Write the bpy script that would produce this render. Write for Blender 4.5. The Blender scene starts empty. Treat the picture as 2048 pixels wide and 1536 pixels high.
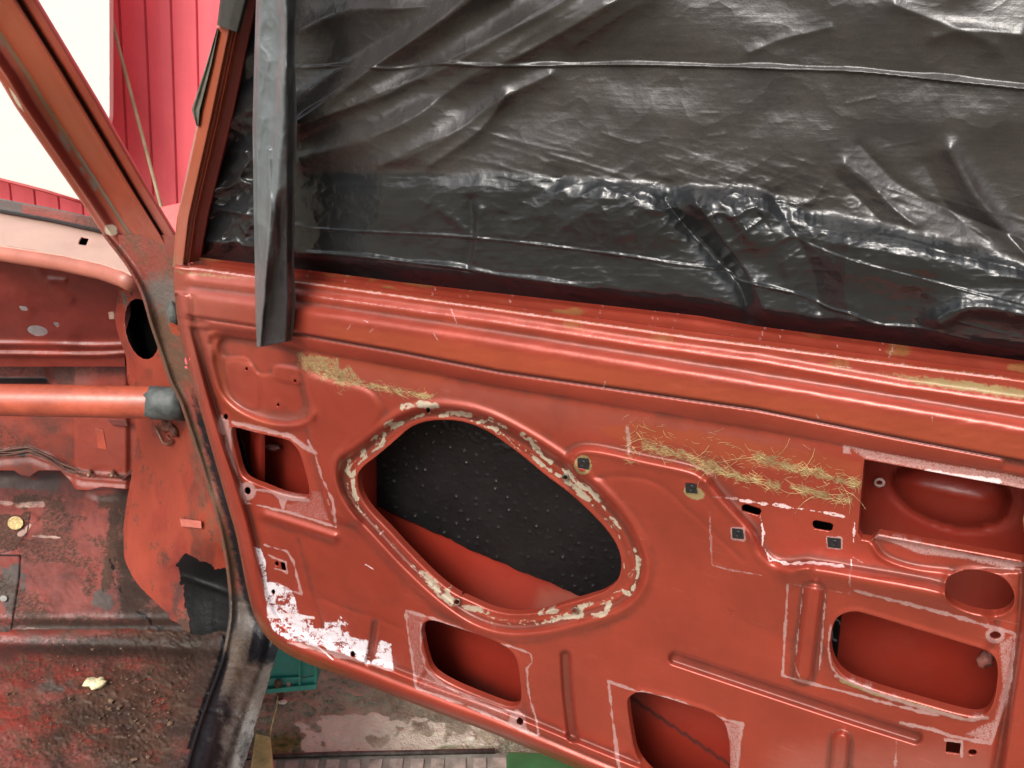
import bpy, bmesh, math, random
import numpy as np
from mathutils import Vector, Matrix

random.seed(7)
scene = bpy.context.scene
COL = scene.collection

# ------------------------------------------------------------------ camera
F = 1650.0
PITCH = math.radians(22.0)
ROLL = math.radians(1.5)
CAM = np.array([0.0, 0.0, 1.3])
_Rx = np.array([1.0, 0, 0])
FW = np.array([0, math.cos(PITCH), -math.sin(PITCH)])
_Ux = np.array([0, math.sin(PITCH), math.cos(PITCH)])
CR = math.cos(ROLL) * _Rx + math.sin(ROLL) * _Ux
CU = -math.sin(ROLL) * _Rx + math.cos(ROLL) * _Ux

cd = bpy.data.cameras.new('camera')
co = bpy.data.objects.new('camera', cd)
COL.objects.link(co)
cd.sensor_width = 36.0
cd.lens = 36.0 * F / 2048.0
cd.clip_start = 0.02
cd.clip_end = 500
M = Matrix.Identity(4)
for i in range(3):
    M[i][0] = CR[i]; M[i][1] = CU[i]; M[i][2] = -FW[i]; M[i][3] = CAM[i]
co.matrix_world = M
scene.camera = co

# ------------------------------------------------------------------ light
SUN_EL, SUN_AZ = math.radians(42), math.radians(215)     # azimuth clockwise from +Y
w = bpy.data.worlds.new('World'); scene.world = w; w.use_nodes = True
wn = w.node_tree.nodes; wl = w.node_tree.links
bg = wn['Background']
sky = wn.new('ShaderNodeTexSky'); sky.sky_type = 'NISHITA'; sky.sun_disc = False
sky.sun_elevation = SUN_EL; sky.sun_rotation = SUN_AZ
sky.dust_density = 6.0; sky.air_density = 1.0; sky.ozone_density = 0.6
hs = wn.new('ShaderNodeHueSaturation'); hs.inputs['Saturation'].default_value = 0.35
wl.new(sky.outputs[0], hs.inputs['Color']); wl.new(hs.outputs[0], bg.inputs[0])
bg.inputs[1].default_value = 0.15
sd_ = bpy.data.lights.new('sun', 'SUN'); sd_.energy = 1.5; sd_.angle = math.radians(25)
sd_.color = (1.0, 0.95, 0.88)
so = bpy.data.objects.new('sun', sd_); COL.objects.link(so)
sdir = Vector((math.sin(SUN_AZ) * math.cos(SUN_EL), math.cos(SUN_AZ) * math.cos(SUN_EL), math.sin(SUN_EL)))
so.rotation_euler = sdir.to_track_quat('Z', 'Y').to_euler()
so.location = (0, -3, 5)
scene.view_settings.view_transform = 'Standard'
scene.view_settings.look = 'None'
scene.view_settings.exposure = 0.53
scene.view_settings.gamma = 1.0

# ------------------------------------------------------------------ maths
def rays(x, y):
    x = np.asarray(x, float); y = np.asarray(y, float)
    return ((x - 1024) / F)[..., None] * CR - ((y - 768) / F)[..., None] * CU + FW

def at(x, y, d):
    return CAM + rays(x, y) * np.asarray(d, float)[..., None]

class Plane:
    """depth along the camera axis of a plane, lifted h metres towards the viewer"""
    def __init__(s, n, p):
        n = np.asarray(n, float); n /= np.linalg.norm(n)
        if n @ (CAM - p) < 0: n = -n
        s.n = n; s.p = np.asarray(p, float)
    def pos(s, x, y, h=0):
        r = rays(x, y)
        d = (s.n @ (s.p - CAM) + np.asarray(h, float)) / (r @ s.n)
        return CAM + r * d[..., None]
    def back(s, P, a):
        return P - s.n * a

class Tps:
    """smooth surface through control points (px, py, depth); planes stay planes"""
    def __init__(s, pts):
        a = np.array(pts, float)
        s.c = a[:, :2] / 1000.0
        n = len(a); K = s._u(np.linalg.norm(s.c[:, None] - s.c[None], axis=2))
        A = np.zeros((n + 3, n + 3)); A[:n, :n] = K + np.eye(n) * 1e-6
        Q = np.c_[np.ones(n), s.c]; A[:n, n:] = Q; A[n:, :n] = Q.T
        s.w = np.linalg.solve(A, np.r_[1 / a[:, 2], 0, 0, 0]); s.n = n
    @staticmethod
    def _u(r):
        return np.where(r > 1e-9, r * r * np.log(np.maximum(r, 1e-9)), 0)
    def depth(s, x, y):
        q = np.stack([np.asarray(x, float), np.asarray(y, float)], -1) / 1000.0
        sh = q.shape[:-1]; q = q.reshape(-1, 2)
        v = s.w[s.n] + q @ s.w[s.n + 1:]
        for i in range(s.n):
            v = v + s.w[i] * s._u(np.linalg.norm(q - s.c[i], axis=1))
        return (1 / np.maximum(v, .05)).reshape(sh)
    def pos(s, x, y, h=0):
        return at(x, y, s.depth(x, y) - np.asarray(h, float))
    def back(s, P, a):
        v = P - CAM; v /= np.linalg.norm(v, axis=-1, keepdims=True)
        return P + v * a

def horiz(z):
    return Plane((0, 0, 1), (0, 0, z))

def hsh(ix, iy, s):
    n = (ix.astype(np.int64) * 374761393 + iy.astype(np.int64) * 668265263 + s * 1442695041) & 0xffffffff
    n = ((n ^ (n >> 13)) * 1274126177) & 0xffffffff
    return ((n ^ (n >> 16)) & 0xffff) / 65535.0

def vn(x, y, s=0):
    ix = np.floor(x); iy = np.floor(y); fx = x - ix; fy = y - iy
    fx = fx * fx * fx * (fx * (fx * 6 - 15) + 10); fy = fy * fy * fy * (fy * (fy * 6 - 15) + 10)
    a = hsh(ix, iy, s); b = hsh(ix + 1, iy, s); c = hsh(ix, iy + 1, s); d = hsh(ix + 1, iy + 1, s)
    return (a * (1 - fx) + b * fx) * (1 - fy) + (c * (1 - fx) + d * fx) * fy

def fbm(x, y, s=0, o=4):
    v = 0; a = .5; t = 0
    for k in range(o):
        v = v + a * vn(x, y, s + k * 17); t += a; a *= .5
        x, y = x * 1.9 + y * .5 + 3.1, y * 1.9 - x * .5 + 1.7
    return v / t

def ridged(x, y, s=0, o=3):
    v = 0; a = .5; t = 0
    for k in range(o):
        v = v + a * (1 - np.abs(2 * vn(x, y, s + k * 31) - 1)) ** 2; t += a; a *= .5
        x, y = x * 1.8 + y * .7 + 5.1, y * 1.8 - x * .7 + 2.7
    return v / t

def cat(pts, closed=False, n=6):
    p = np.array(pts, float); N = len(p); out = []
    rng = range(N if closed else N - 1)
    for i in rng:
        if closed: a, b, c, d = p[(i - 1) % N], p[i], p[(i + 1) % N], p[(i + 2) % N]
        else: a, b, c, d = p[max(i - 1, 0)], p[i], p[i + 1], p[min(i + 2, N - 1)]
        for t in np.arange(n) / n:
            out.append(.5 * ((2 * b) + (c - a) * t + (2 * a - 5 * b + 4 * c - d) * t * t + (3 * b - a - 3 * c + d) * t ** 3))
    if not closed: out.append(p[-1])
    return np.array(out)

def crp(ox, oy, s, pts):
    return [(ox + x / s, oy + y / s) for x, y in pts]

def ss(a, b, x):
    t = np.clip((x - a) / (b - a), 0, 1); return t * t * (3 - 2 * t)

class Fld:
    """a pixel-spaced lattice on which relief and stain masks are drawn"""
    def __init__(s, xs, ys):
        s.xs = np.asarray(xs, float); s.ys = np.asarray(ys, float)
        s.X, s.Y = np.meshgrid(s.xs, s.ys)
        s.H = np.zeros(s.X.shape); s.K = np.full(s.X.shape, 1e3)   # K>0 keep
        s.m = {}; s.Lp = np.ones(s.X.shape)
    def mask(s, k):
        if k not in s.m: s.m[k] = np.zeros(s.X.shape)
        return s.m[k]
    def box(s, p, mg):
        i0, i1 = np.searchsorted(s.xs, [p[:, 0].min() - mg, p[:, 0].max() + mg])
        j0, j1 = np.searchsorted(s.ys, [p[:, 1].min() - mg, p[:, 1].max() + mg])
        return slice(j0, j1), slice(i0, i1)
    def dist(s, pts, mg=60, closed=False):
        p = np.array(pts, float)
        if closed: p = np.vstack([p, p[:1]])
        sl = s.box(p, mg); X = s.X[sl]; Y = s.Y[sl]
        d = np.full(X.shape, 1e9)
        for (x0, y0), (x1, y1) in zip(p[:-1], p[1:]):
            dx, dy = x1 - x0, y1 - y0; L = dx * dx + dy * dy + 1e-9
            t = np.clip(((X - x0) * dx + (Y - y0) * dy) / L, 0, 1)
            d = np.minimum(d, (X - x0 - t * dx) ** 2 + (Y - y0 - t * dy) ** 2)
        return sl, np.sqrt(d)
    def sdf(s, poly, mg=60):
        p = np.array(poly, float); sl, d = s.dist(p, mg, True)
        X = s.X[sl]; Y = s.Y[sl]; ins = np.zeros(X.shape, bool)
        for i in range(len(p)):
            x0, y0 = p[i]; x1, y1 = p[i - 1]
            if y0 == y1: continue
            c = ((y0 > Y) != (y1 > Y)) & (X < (x1 - x0) * (Y - y0) / (y1 - y0) + x0)
            ins ^= c
        return sl, np.where(ins, -d, d)                 # negative inside
    def hole(s, poly, smooth=True, rim=0.0, rw=8, lip=1.0):
        p = cat(poly, True, 5) if smooth else poly
        sl, d = s.sdf(p, 30 + rw)
        s.K[sl] = np.minimum(s.K[sl], d)
        if lip != 1.0: s.Lp[sl] = np.where(d < 6, lip, s.Lp[sl])
        if rim: s.H[sl] += rim * np.exp(-(d / rw) ** 2)
    def keep(s, poly, smooth=False):
        p = cat(poly, True, 5) if smooth else poly
        sl, d = s.sdf(p, 1e5); s.K[sl] = np.minimum(s.K[sl], -d)
    def bead(s, pts, w, h, smooth=True, flat=False):
        p = cat(pts) if smooth else pts
        sl, d = s.dist(p, w * 3)
        s.H[sl] += h * ((1 - ss(w * .45, w * 1.25, d)) if flat else np.exp(-(d / w) ** 2))
    def plate(s, poly, w, h, smooth=True, fade=None):
        p = cat(poly, True, 4) if smooth else poly
        sl, d = s.sdf(p, w * 2 + 5)
        v = h * (1 - ss(-w, w, d))
        if fade is not None: v = v * fade(s.X[sl], s.Y[sl])
        s.H[sl] += v
    def line(s, k, pts, w, a=1.0, smooth=False, rough=.0, wob=0):
        m = s.mask(k); p = cat(pts) if smooth else pts
        sl, d = s.dist(p, w * 3 + 10 + wob)
        if wob: d = np.abs(d + wob * (fbm(s.X[sl] / 14, s.Y[sl] / 14, 5, 2) - .5) * 2)
        v = a * (1 - ss(w * .35, w * 1.1, d))
        if rough: v = v * ss(.5 - rough, .5 + .2, fbm(s.X[sl] / 9, s.Y[sl] / 9, 9, 3) + (1 - rough) * .25)
        m[sl] = np.maximum(m[sl], v)
    def fill(s, k, poly, soft=4, a=1.0, smooth=False, rough=0, rs=18):
        m = s.mask(k); p = cat(poly, True, 4) if smooth else poly
        sl, d = s.sdf(p, soft * 2 + rough * 2 + 10)
        if rough: d = d + rough * (fbm(s.X[sl] / rs, s.Y[sl] / rs, 3, 4) - .5) * 2
        m[sl] = np.maximum(m[sl], a * (1 - ss(-soft, soft, d)))

# ------------------------------------------------------------------ objects
def thing(name, label, cat_, loc, group=None, kind=None):
    o = bpy.data.objects.new(name, None); COL.objects.link(o)
    o.location = Vector([float(v) for v in loc]); o.empty_display_size = .05
    o['label'] = label; o['category'] = cat_
    if group: o['group'] = group
    if kind: o['kind'] = kind
    return o

def wloc(o):
    v = Vector((0, 0, 0))
    while o is not None: v = v + o.location; o = o.parent
    return v

def mkmesh(name, V, Fc, mat, parent=None, attrs=None, smooth=True, origin=None, label=None):
    V = np.asarray(V, float).reshape(-1, 3)
    if parent is not None: base = np.array(wloc(parent))
    elif origin is not None: base = np.array(origin, float)
    else: base = np.zeros(3)
    me = bpy.data.meshes.new(name); me.from_pydata((V - base).tolist(), [], Fc)
    me.update()
    for k, a in (attrs or {}).items():
        at_ = me.attributes.new(k, 'FLOAT', 'POINT'); at_.data.foreach_set('value', np.asarray(a, np.float32))
    if smooth: me.polygons.foreach_set('use_smooth', [True] * len(me.polygons))
    o = bpy.data.objects.new(name, me); COL.objects.link(o)
    me.materials.append(mat)
    if parent is not None: o.parent = parent
    elif origin is not None: o.location = Vector([float(v) for v in base])
    if label: o['label'] = label
    return o

def tag(o, label, cat_, group=None, kind=None):
    o['label'] = label; o['category'] = cat_
    if group: o['group'] = group
    if kind: o['kind'] = kind
    return o

def build(fld, surf, name, mat, parent=None, lip=0.004, label=None, origin=None, extra=None):
    """turn a lattice into a mesh: cells outside are dropped, border cells are clipped, the cut edge gets a folded lip"""
    X, Y, H, K = fld.X, fld.Y, fld.H, fld.K
    ny, nx = X.shape
    mk = list(fld.m)
    use = K > 0
    q = use[:-1, :-1].astype(int) + use[:-1, 1:] + use[1:, 1:] + use[1:, :-1]
    idx = -np.ones(X.shape, int)
    need = np.zeros(X.shape, bool)
    cell = q > 0
    for a, b in ((0, 0), (0, 1), (1, 1), (1, 0)):
        need[a:ny - 1 + a, b:nx - 1 + b] |= cell
    need &= use
    idx[need] = np.arange(need.sum())
    px = [X[need], Y[need], H[need]] + [fld.m[k][need] for k in mk] + [fld.Lp[need]]
    n0 = int(need.sum())
    full = np.argwhere(q == 4)
    i, j = full[:, 0], full[:, 1]
    faces = np.stack([idx[i, j], idx[i + 1, j], idx[i + 1, j + 1], idx[i, j + 1]], 1).tolist()
    ext = []; cache = {}; segs = []
    chan = [X, Y, H] + [fld.m[k] for k in mk] + [fld.Lp]
    def ep(a, b):
        key = (a, b) if a < b else (b, a)
        if key not in cache:
            (p, q_) = key; ka, kb = K[p], K[q_]; t = ka / (ka - kb) if ka != kb else .5
            t = min(max(t, 0.02), 0.98)
            ext.append([c[p] * (1 - t) + c[q_] * t for c in chan]); cache[key] = n0 + len(ext) - 1
        return cache[key]
    for i, j in np.argwhere((q > 0) & (q < 4)):
        cs = [(i, j), (i + 1, j), (i + 1, j + 1), (i, j + 1)]
        f = []; es = []
        for k in range(4):
            a, b = cs[k], cs[(k + 1) % 4]
            if use[a]: f.append(int(idx[a]))
            if use[a] != use[b]:
                e = ep(a, b); f.append(e); es.append((e, bool(use[a])))
        if len(f) >= 3: faces.append(f)
        if len(es) == 2:
            (e1, o1), (e2, o2) = es
            segs.append((e1, e2) if o1 else (e2, e1))
    A = [np.r_[px[k], np.array([e[k] for e in ext])] if ext else px[k] for k in range(len(px))]
    P = surf.pos(A[0], A[1], A[2])
    at_ = {k: A[3 + n] for n, k in enumerate(mk)}
    if lip and segs:
        ring = sorted({v for s_ in segs for v in s_}); mp = {}
        base = len(P); add = []
        for lv in (.35, 1.0):
            for v in ring: mp[(v, lv)] = base + len(add); add.append(surf.back(P[v], lip * lv * A[-1][v]))
        P = np.vstack([P, np.array(add)])
        for k in at_: at_[k] = np.r_[at_[k], at_[k][ring] * .6, at_[k][ring] * .3]
        for a, b in segs:
            faces.append([b, a, mp[(a, .35)], mp[(b, .35)]])
            faces.append([mp[(b, .35)], mp[(a, .35)], mp[(a, 1.0)], mp[(b, 1.0)]])
    if extra: P = extra(P, A, at_)
    return mkmesh(name, P, faces, mat, parent, at_, True, origin, label)

def tube(pts, r, seg=10, caps=True):
    """pts: list of 3-D points, r: radius or list -> verts, faces"""
    P = np.array(pts, float); n = len(P)
    R = np.full(n, r) if np.isscalar(r) else np.array(r, float)
    T = np.gradient(P, axis=0); T /= np.linalg.norm(T, axis=1, keepdims=True) + 1e-12
    up = np.array([0.13, 0.21, 1.0]);
    if abs(T[0] @ up) / np.linalg.norm(up) > .95: up = np.array([1.0, .2, .1])
    V = []; Fc = []
    for i in range(n):
        a = np.cross(T[i], up); a /= np.linalg.norm(a); b = np.cross(T[i], a)
        for k in range(seg):
            th = 2 * math.pi * k / seg
            V.append(P[i] + R[i] * (math.cos(th) * a + math.sin(th) * b))
    for i in range(n - 1):
        for k in range(seg):
            k2 = (k + 1) % seg
            Fc.append([i * seg + k, i * seg + k2, (i + 1) * seg + k2, (i + 1) * seg + k])
    if caps:
        Fc.append(list(range(seg))[::-1]); Fc.append([(n - 1) * seg + k for k in range(seg)])
    return V, Fc

def join(parts):
    V = []; Fc = []
    for v, f in parts:
        b = len(V); V.extend(list(v)); Fc.extend([[i + b for i in q] for q in f])
    return V, Fc

def slab(quad, th, n=None, bev=0):
    """box on a 3-D quad (4 corners), thickness th along -n"""
    Q = np.array(quad, float)
    if n is None:
        n = np.cross(Q[1] - Q[0], Q[3] - Q[0]); n /= np.linalg.norm(n)
    n = np.asarray(n, float)
    V = list(Q) + list(Q - n * th)
    return V, [[0, 1, 2, 3], [7, 6, 5, 4], [0, 4, 5, 1], [1, 5, 6, 2], [2, 6, 7, 3], [3, 7, 4, 0]]

def bevel(o, w_, seg=2):
    m = o.modifiers.new('bevel', 'BEVEL'); m.width = w_; m.segments = seg; m.limit_method = 'ANGLE'
    return o

# ------------------------------------------------------------------ materials
def paint(name, base, rough=.4, layers=(), bump=.15, bscale=400., mott=.12, mscale=9., coat=0., spec=.5, bump2=None, metal=0., specks=False):
    """layers: (attribute, colour, roughness, noise scale, noise amount, softness)"""
    m = bpy.data.materials.new(name); m.use_nodes = True
    N = m.node_tree.nodes; L = m.node_tree.links; b = N['Principled BSDF']
    tc = N.new('ShaderNodeTexCoord')
    def noise(sc, det=4, ro=.6):
        t = N.new('ShaderNodeTexNoise'); t.inputs['Scale'].default_value = sc
        t.inputs['Detail'].default_value = det; t.inputs['Roughness'].default_value = ro
        L.new(tc.outputs['Object'], t.inputs['Vector']); return t
    def math_(op, a, b_=None, c_=None):
        n = N.new('ShaderNodeMath'); n.operation = op
        for i, v in enumerate((a, b_, c_)):
            if v is None: continue
            if isinstance(v, (int, float)): n.inputs[i].default_value = v
            else: L.new(v, n.inputs[i])
        return n.outputs[0]
    def mixc(f, a, c):
        n = N.new('ShaderNodeMix'); n.data_type = 'RGBA'
        L.new(f, n.inputs[0]) if not isinstance(f, float) else None
        for s_, v in ((6, a), (7, c)):
            if isinstance(v, tuple): n.inputs[s_].default_value = (*v, 1)
            else: L.new(v, n.inputs[s_])
        return n.outputs[2]
    def mixf(f, a, c):
        n = N.new('ShaderNodeMix'); L.new(f, n.inputs[0])
        for s_, v in ((2, a), (3, c)):
            if isinstance(v, (int, float)): n.inputs[s_].default_value = v
            else: L.new(v, n.inputs[s_])
        return n.outputs[0]
    n1 = noise(mscale, 6, .65).outputs[0]
    hi = tuple(min(1, c * (1 + mott * 2)) for c in base); lo = tuple(c * (1 - mott * 2) for c in base)
    r = N.new('ShaderNodeMapRange'); r.inputs[1].default_value = .3; r.inputs[2].default_value = .7; L.new(n1, r.inputs[0])
    colr = mixc(r.outputs[0], lo, hi)
    n2 = noise(mscale * 7, 5, .7).outputs[0]
    rgh = math_('ADD', math_('MULTIPLY', math_('SUBTRACT', n2, .5), .25), rough)
    hsum = None; specv = None
    for ly in layers:
        att, c_, rg, ns, na, sf = ly[:6]
        a = N.new('ShaderNodeAttribute'); a.attribute_name = att
        nz = noise(ns, 5, .7).outputs[0]
        gate = math_('MINIMUM', math_('MULTIPLY', a.outputs['Fac'], 3.0), 1.0)
        v = math_('ADD', a.outputs['Fac'], math_('MULTIPLY', gate, math_('MULTIPLY', math_('SUBTRACT', nz, .5), na)))
        mr = N.new('ShaderNodeMapRange'); mr.interpolation_type = 'SMOOTHSTEP'
        mr.inputs[1].default_value = .5 - sf; mr.inputs[2].default_value = .5 + sf; L.new(v, mr.inputs[0])
        f = mr.outputs[0]
        if len(ly) > 6:
            f = math_('MULTIPLY', f, ly[6])
        # colour of the stain varies a little too
        nn = noise(ns * .31, 3, .6).outputs[0]
        c2 = mixc(nn, tuple(x * .72 for x in c_), tuple(min(1, x * 1.28) for x in c_))
        colr = mixc(f, colr, c2); rgh = mixf(f, rgh, rg)
        if att in ('tar_shade', 'dirt'): specv = mixf(f, spec if specv is None else specv, .18)
        if len(ly) > 7:
            h = math_('MULTIPLY', f, ly[7]); hsum = h if hsum is None else math_('ADD', hsum, h)
    if specks:
        sp = noise(900, 2, .5).outputs[0]; big = noise(14, 4, .6).outputs[0]
        v = math_('ADD', sp, math_('MULTIPLY', big, .35))
        mr = N.new('ShaderNodeMapRange'); mr.inputs[1].default_value = .925; mr.inputs[2].default_value = .985; L.new(v, mr.inputs[0])
        colr = mixc(math_('MULTIPLY', mr.outputs[0], .6), colr, (.45, .24, .20))
        v2 = math_('SUBTRACT', noise(330, 3, .6).outputs[0], math_('MULTIPLY', big, .2))
        mr = N.new('ShaderNodeMapRange'); mr.inputs[1].default_value = .60; mr.inputs[2].default_value = .68; L.new(v2, mr.inputs[0])
        colr = mixc(math_('MULTIPLY', mr.outputs[0], .35), colr, (.12, .03, .02))
        mpx = N.new('ShaderNodeMapping'); mpx.inputs['Scale'].default_value = (9, 9, 260); mpx.inputs['Rotation'].default_value = (.35, .5, .2)
        ts = N.new('ShaderNodeTexNoise'); ts.inputs['Scale'].default_value = 2.2; ts.inputs['Detail'].default_value = 3
        L.new(tc.outputs['Object'], mpx.inputs[0]); L.new(mpx.outputs[0], ts.inputs['Vector'])
        mr = N.new('ShaderNodeMapRange'); mr.inputs[1].default_value = .70; mr.inputs[2].default_value = .76; L.new(math_('ADD', ts.outputs[0], math_('MULTIPLY', math_('SUBTRACT', big, .5), .3)), mr.inputs[0])
        colr = mixc(math_('MULTIPLY', mr.outputs[0], .35), colr, (.42, .18, .14))
        rgh = math_('ADD', rgh, math_('MULTIPLY', math_('SUBTRACT', noise(40, 6, .75).outputs[0], .5), .22))
    L.new(colr, b.inputs['Base Color']); L.new(rgh, b.inputs['Roughness'])
    b.inputs['Specular IOR Level'].default_value = spec
    if specv is not None: L.new(specv, b.inputs['Specular IOR Level'])
    b.inputs['Coat Weight'].default_value = coat; b.inputs['Coat Roughness'].default_value = .27
    b.inputs['Metallic'].default_value = metal
    bp = N.new('ShaderNodeBump'); bp.inputs['Strength'].default_value = bump; bp.inputs['Distance'].default_value = .001
    hh = noise(bscale, 4, .6).outputs[0]
    if hsum is not None: hh = math_('ADD', hh, hsum)
    L.new(hh, bp.inputs['Height'])
    if bump2:
        bq = N.new('ShaderNodeBump'); bq.inputs['Strength'].default_value = bump2[1]; bq.inputs['Distance'].default_value = bump2[2]
        L.new(noise(bump2[0], 6, .65).outputs[0], bq.inputs['Height']); L.new(bq.outputs[0], bp.inputs['Normal'])
    L.new(bp.outputs[0], b.inputs['Normal'])
    return m

RED = (.285, .040, .022)
PINK = (.42, .25, .235)
M_door = paint('door_paint', RED, .34, [
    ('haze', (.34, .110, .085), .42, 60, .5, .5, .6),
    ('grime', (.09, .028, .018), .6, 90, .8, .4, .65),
    ('orange', (.34, .064, .027), .34, 40, .3, .4, .8),
    ('rust', (.24, .105, .03), .7, 170, 1.5, .3, .75),
    ('olive', (.27, .215, .095), .8, 240, 1.7, .28, .88, 1.0),
    ('dark', (.10, .018, .012), .5, 120, .4, .3),
    ('scuff_glint', PINK, .7, 800, 2.6, .16, .82),
    ('wscuff', (.72, .56, .56), .7, 620, 2.2, .18, .9, .4),
    ('glue', (.38, .325, .245), .85, 330, 2.8, .16, .95, 6.0),
    ('white', (.60, .55, .58), .8, 380, 2.2, .10, 1.0, 1.5),
], bump=.16, bscale=500, mott=.10, mscale=7, coat=.35, bump2=(22, .22, .004), specks=True, metal=.35)
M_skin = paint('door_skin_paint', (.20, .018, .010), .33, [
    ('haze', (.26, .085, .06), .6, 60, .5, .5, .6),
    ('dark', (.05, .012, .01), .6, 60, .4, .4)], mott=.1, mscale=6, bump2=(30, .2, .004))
M_body = paint('body_paint', (.20, .026, .016), .40, [
    ('haze', (.20, .070, .058), .6, 45, .6, .5, .75),
    ('orange', (.235, .037, .019), .4, 30, .5, .5),
    ('deep', (.105, .013, .010), .45, 40, .5, .45),
    ('brown', (.12, .050, .028), .6, 90, 1.1, .35, .85),
    ('grey', (.075, .07, .062), .65, 80, .7, .28, .92),
    ('dirt', (.055, .034, .023), .62, 150, 2.0, .33, .93, 2.5),
    ('scuff_glint', (.52, .36, .30), .7, 300, 1.0, .2, .85),
    ('soot', (.022, .015, .012), .5, 26, 1.1, .4, .85),
    ('tar_shade', (.0035, .0035, .004), .42, 120, .9, .12, 1.0, 2.5),
    ('black', (.012, .012, .013), .4, 160, .5, .1),
], bump=.25, bscale=300, mott=.16, mscale=14, bump2=(35, .3, .004))
M_sill = paint('sill_metal', (.055, .042, .034), .48, [
    ('red', (.185, .045, .032), .45, 40, .6, .35),
    ('brown', (.085, .048, .026), .7, 90, 1.2, .35, .9),
    ('grey', (.10, .095, .085), .5, 160, 1.7, .35, .9),
    ('pale', (.15, .145, .135), .6, 300, 1.9, .2, .8),
    ('tar_shade', (.010, .010, .012), .3, 90, .8, .25),
], bump=.5, bscale=260, mott=.2, mscale=22, bump2=(60, .6, .004))
M_pillar = paint('pillar_paint', (.23, .040, .019), .36, [
    ('orange', (.235, .055, .026), .35, 30, .4, .4),
    ('haze', (.42, .16, .13), .5, 40, .5, .4, .6),
    ('deep', (.15, .014, .012), .45, 30, .3, .4),
    ('brown', (.13, .085, .045), .7, 90, .8, .3, .9),
    ('grey', (.13, .12, .105), .6, 90, .8, .3, .85),
    ('pale', (.48, .40, .30), .8, 200, .8, .15),
    ('black', (.008, .008, .008), .6, 90, .2, .15),
], bump=.15, mott=.1, mscale=12, bump2=(30, .2, .003))

def plastic(name, base, brown, rough=.28, bsc=1.0):
    m = paint(name, base, rough, [('brown', brown, rough + .05, 35, .9, .6)], bump=.2, bscale=260, mott=.12, mscale=10, spec=.6, bump2=(55, .22 * bsc, .003))
    N = m.node_tree.nodes; L = m.node_tree.links; b = N['Principled BSDF']
    # fine drawn-film lines: stretched noise along the roll direction
    tc = N.new('ShaderNodeTexCoord'); mp = N.new('ShaderNodeMapping'); mp.inputs['Scale'].default_value = (18, 18, 260)
    mp.inputs['Rotation'].default_value = (0, math.radians(-6), 0)
    t = N.new('ShaderNodeTexNoise'); t.inputs['Scale'].default_value = 1.0; t.inputs['Detail'].default_value = 5; t.inputs['Roughness'].default_value = .65
    L.new(tc.outputs['Object'], mp.inputs[0]); L.new(mp.outputs[0], t.inputs['Vector'])
    old = b.inputs['Normal'].links[0].from_socket
    bp = N.new('ShaderNodeBump'); bp.inputs['Strength'].default_value = .2; bp.inputs['Distance'].default_value = .001
    L.new(t.outputs[0], bp.inputs['Height']); L.new(old, bp.inputs['Normal'])
    # crisp little creases: edges of distorted cells
    nz = N.new('ShaderNodeTexNoise'); nz.inputs['Scale'].default_value = 14; nz.inputs['Detail'].default_value = 3; L.new(tc.outputs['Object'], nz.inputs['Vector'])
    mxv = N.new('ShaderNodeMix'); mxv.data_type = 'VECTOR'; mxv.inputs[0].default_value = .10
    L.new(tc.outputs['Object'], mxv.inputs[4]); L.new(nz.outputs['Color'], mxv.inputs[5])
    vo = N.new('ShaderNodeTexVoronoi'); vo.feature = 'F1'; vo.distance = 'EUCLIDEAN'; vo.inputs['Scale'].default_value = 26
    mp2 = N.new('ShaderNodeMapping'); mp2.inputs['Scale'].default_value = (.55, .55, 1.3); mp2.inputs['Rotation'].default_value = (0, math.radians(18), 0)
    L.new(mxv.outputs[1], mp2.inputs[0]); L.new(mp2.outputs[0], vo.inputs['Vector'])
    b3 = N.new('ShaderNodeBump'); b3.inputs['Strength'].default_value = .22 * bsc; b3.inputs['Distance'].default_value = .010
    L.new(vo.outputs['Distance'], b3.inputs['Height']); L.new(bp.outputs[0], b3.inputs['Normal']); L.new(b3.outputs[0], b.inputs['Normal'])
    return m
M_film = plastic('black_film', (.011, .0125, .014), (.036, .031, .029), .23)
M_strip = plastic('strip_film', (.105, .120, .125), (.018, .016, .019), .33)  # grey base includes the sky sheen of the upward-facing left fold

def simple(name, base, rough=.6, bump=.3, bscale=200, mott=.15, mscale=15, **k):
    return paint(name, base, rough, (), bump, bscale, mott, mscale, **k)
M_rubber = simple('rubber', (.018, .017, .014), .6, .4, 300, .3, 30)
M_clip = simple('clip_plastic', (.010, .010, .011), .45)
M_hole_shade = simple('hole_shade_black', (.002, .002, .002), .9, spec=0.)  # near-black standing for the shade inside openings

# ================================================================== DOOR
DH = rays(-2001, 222) * -1; DV = rays(1370, 4300)
DN = np.cross(DH, DV)
P0 = at(345, 530, 1.136)
door_pl = Plane(DN, P0)
DN = door_pl.n
car = thing('car', 'stripped rusty red car shell with its bare-panelled door standing open', 'car', (-.6, 1.3, 0))

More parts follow.
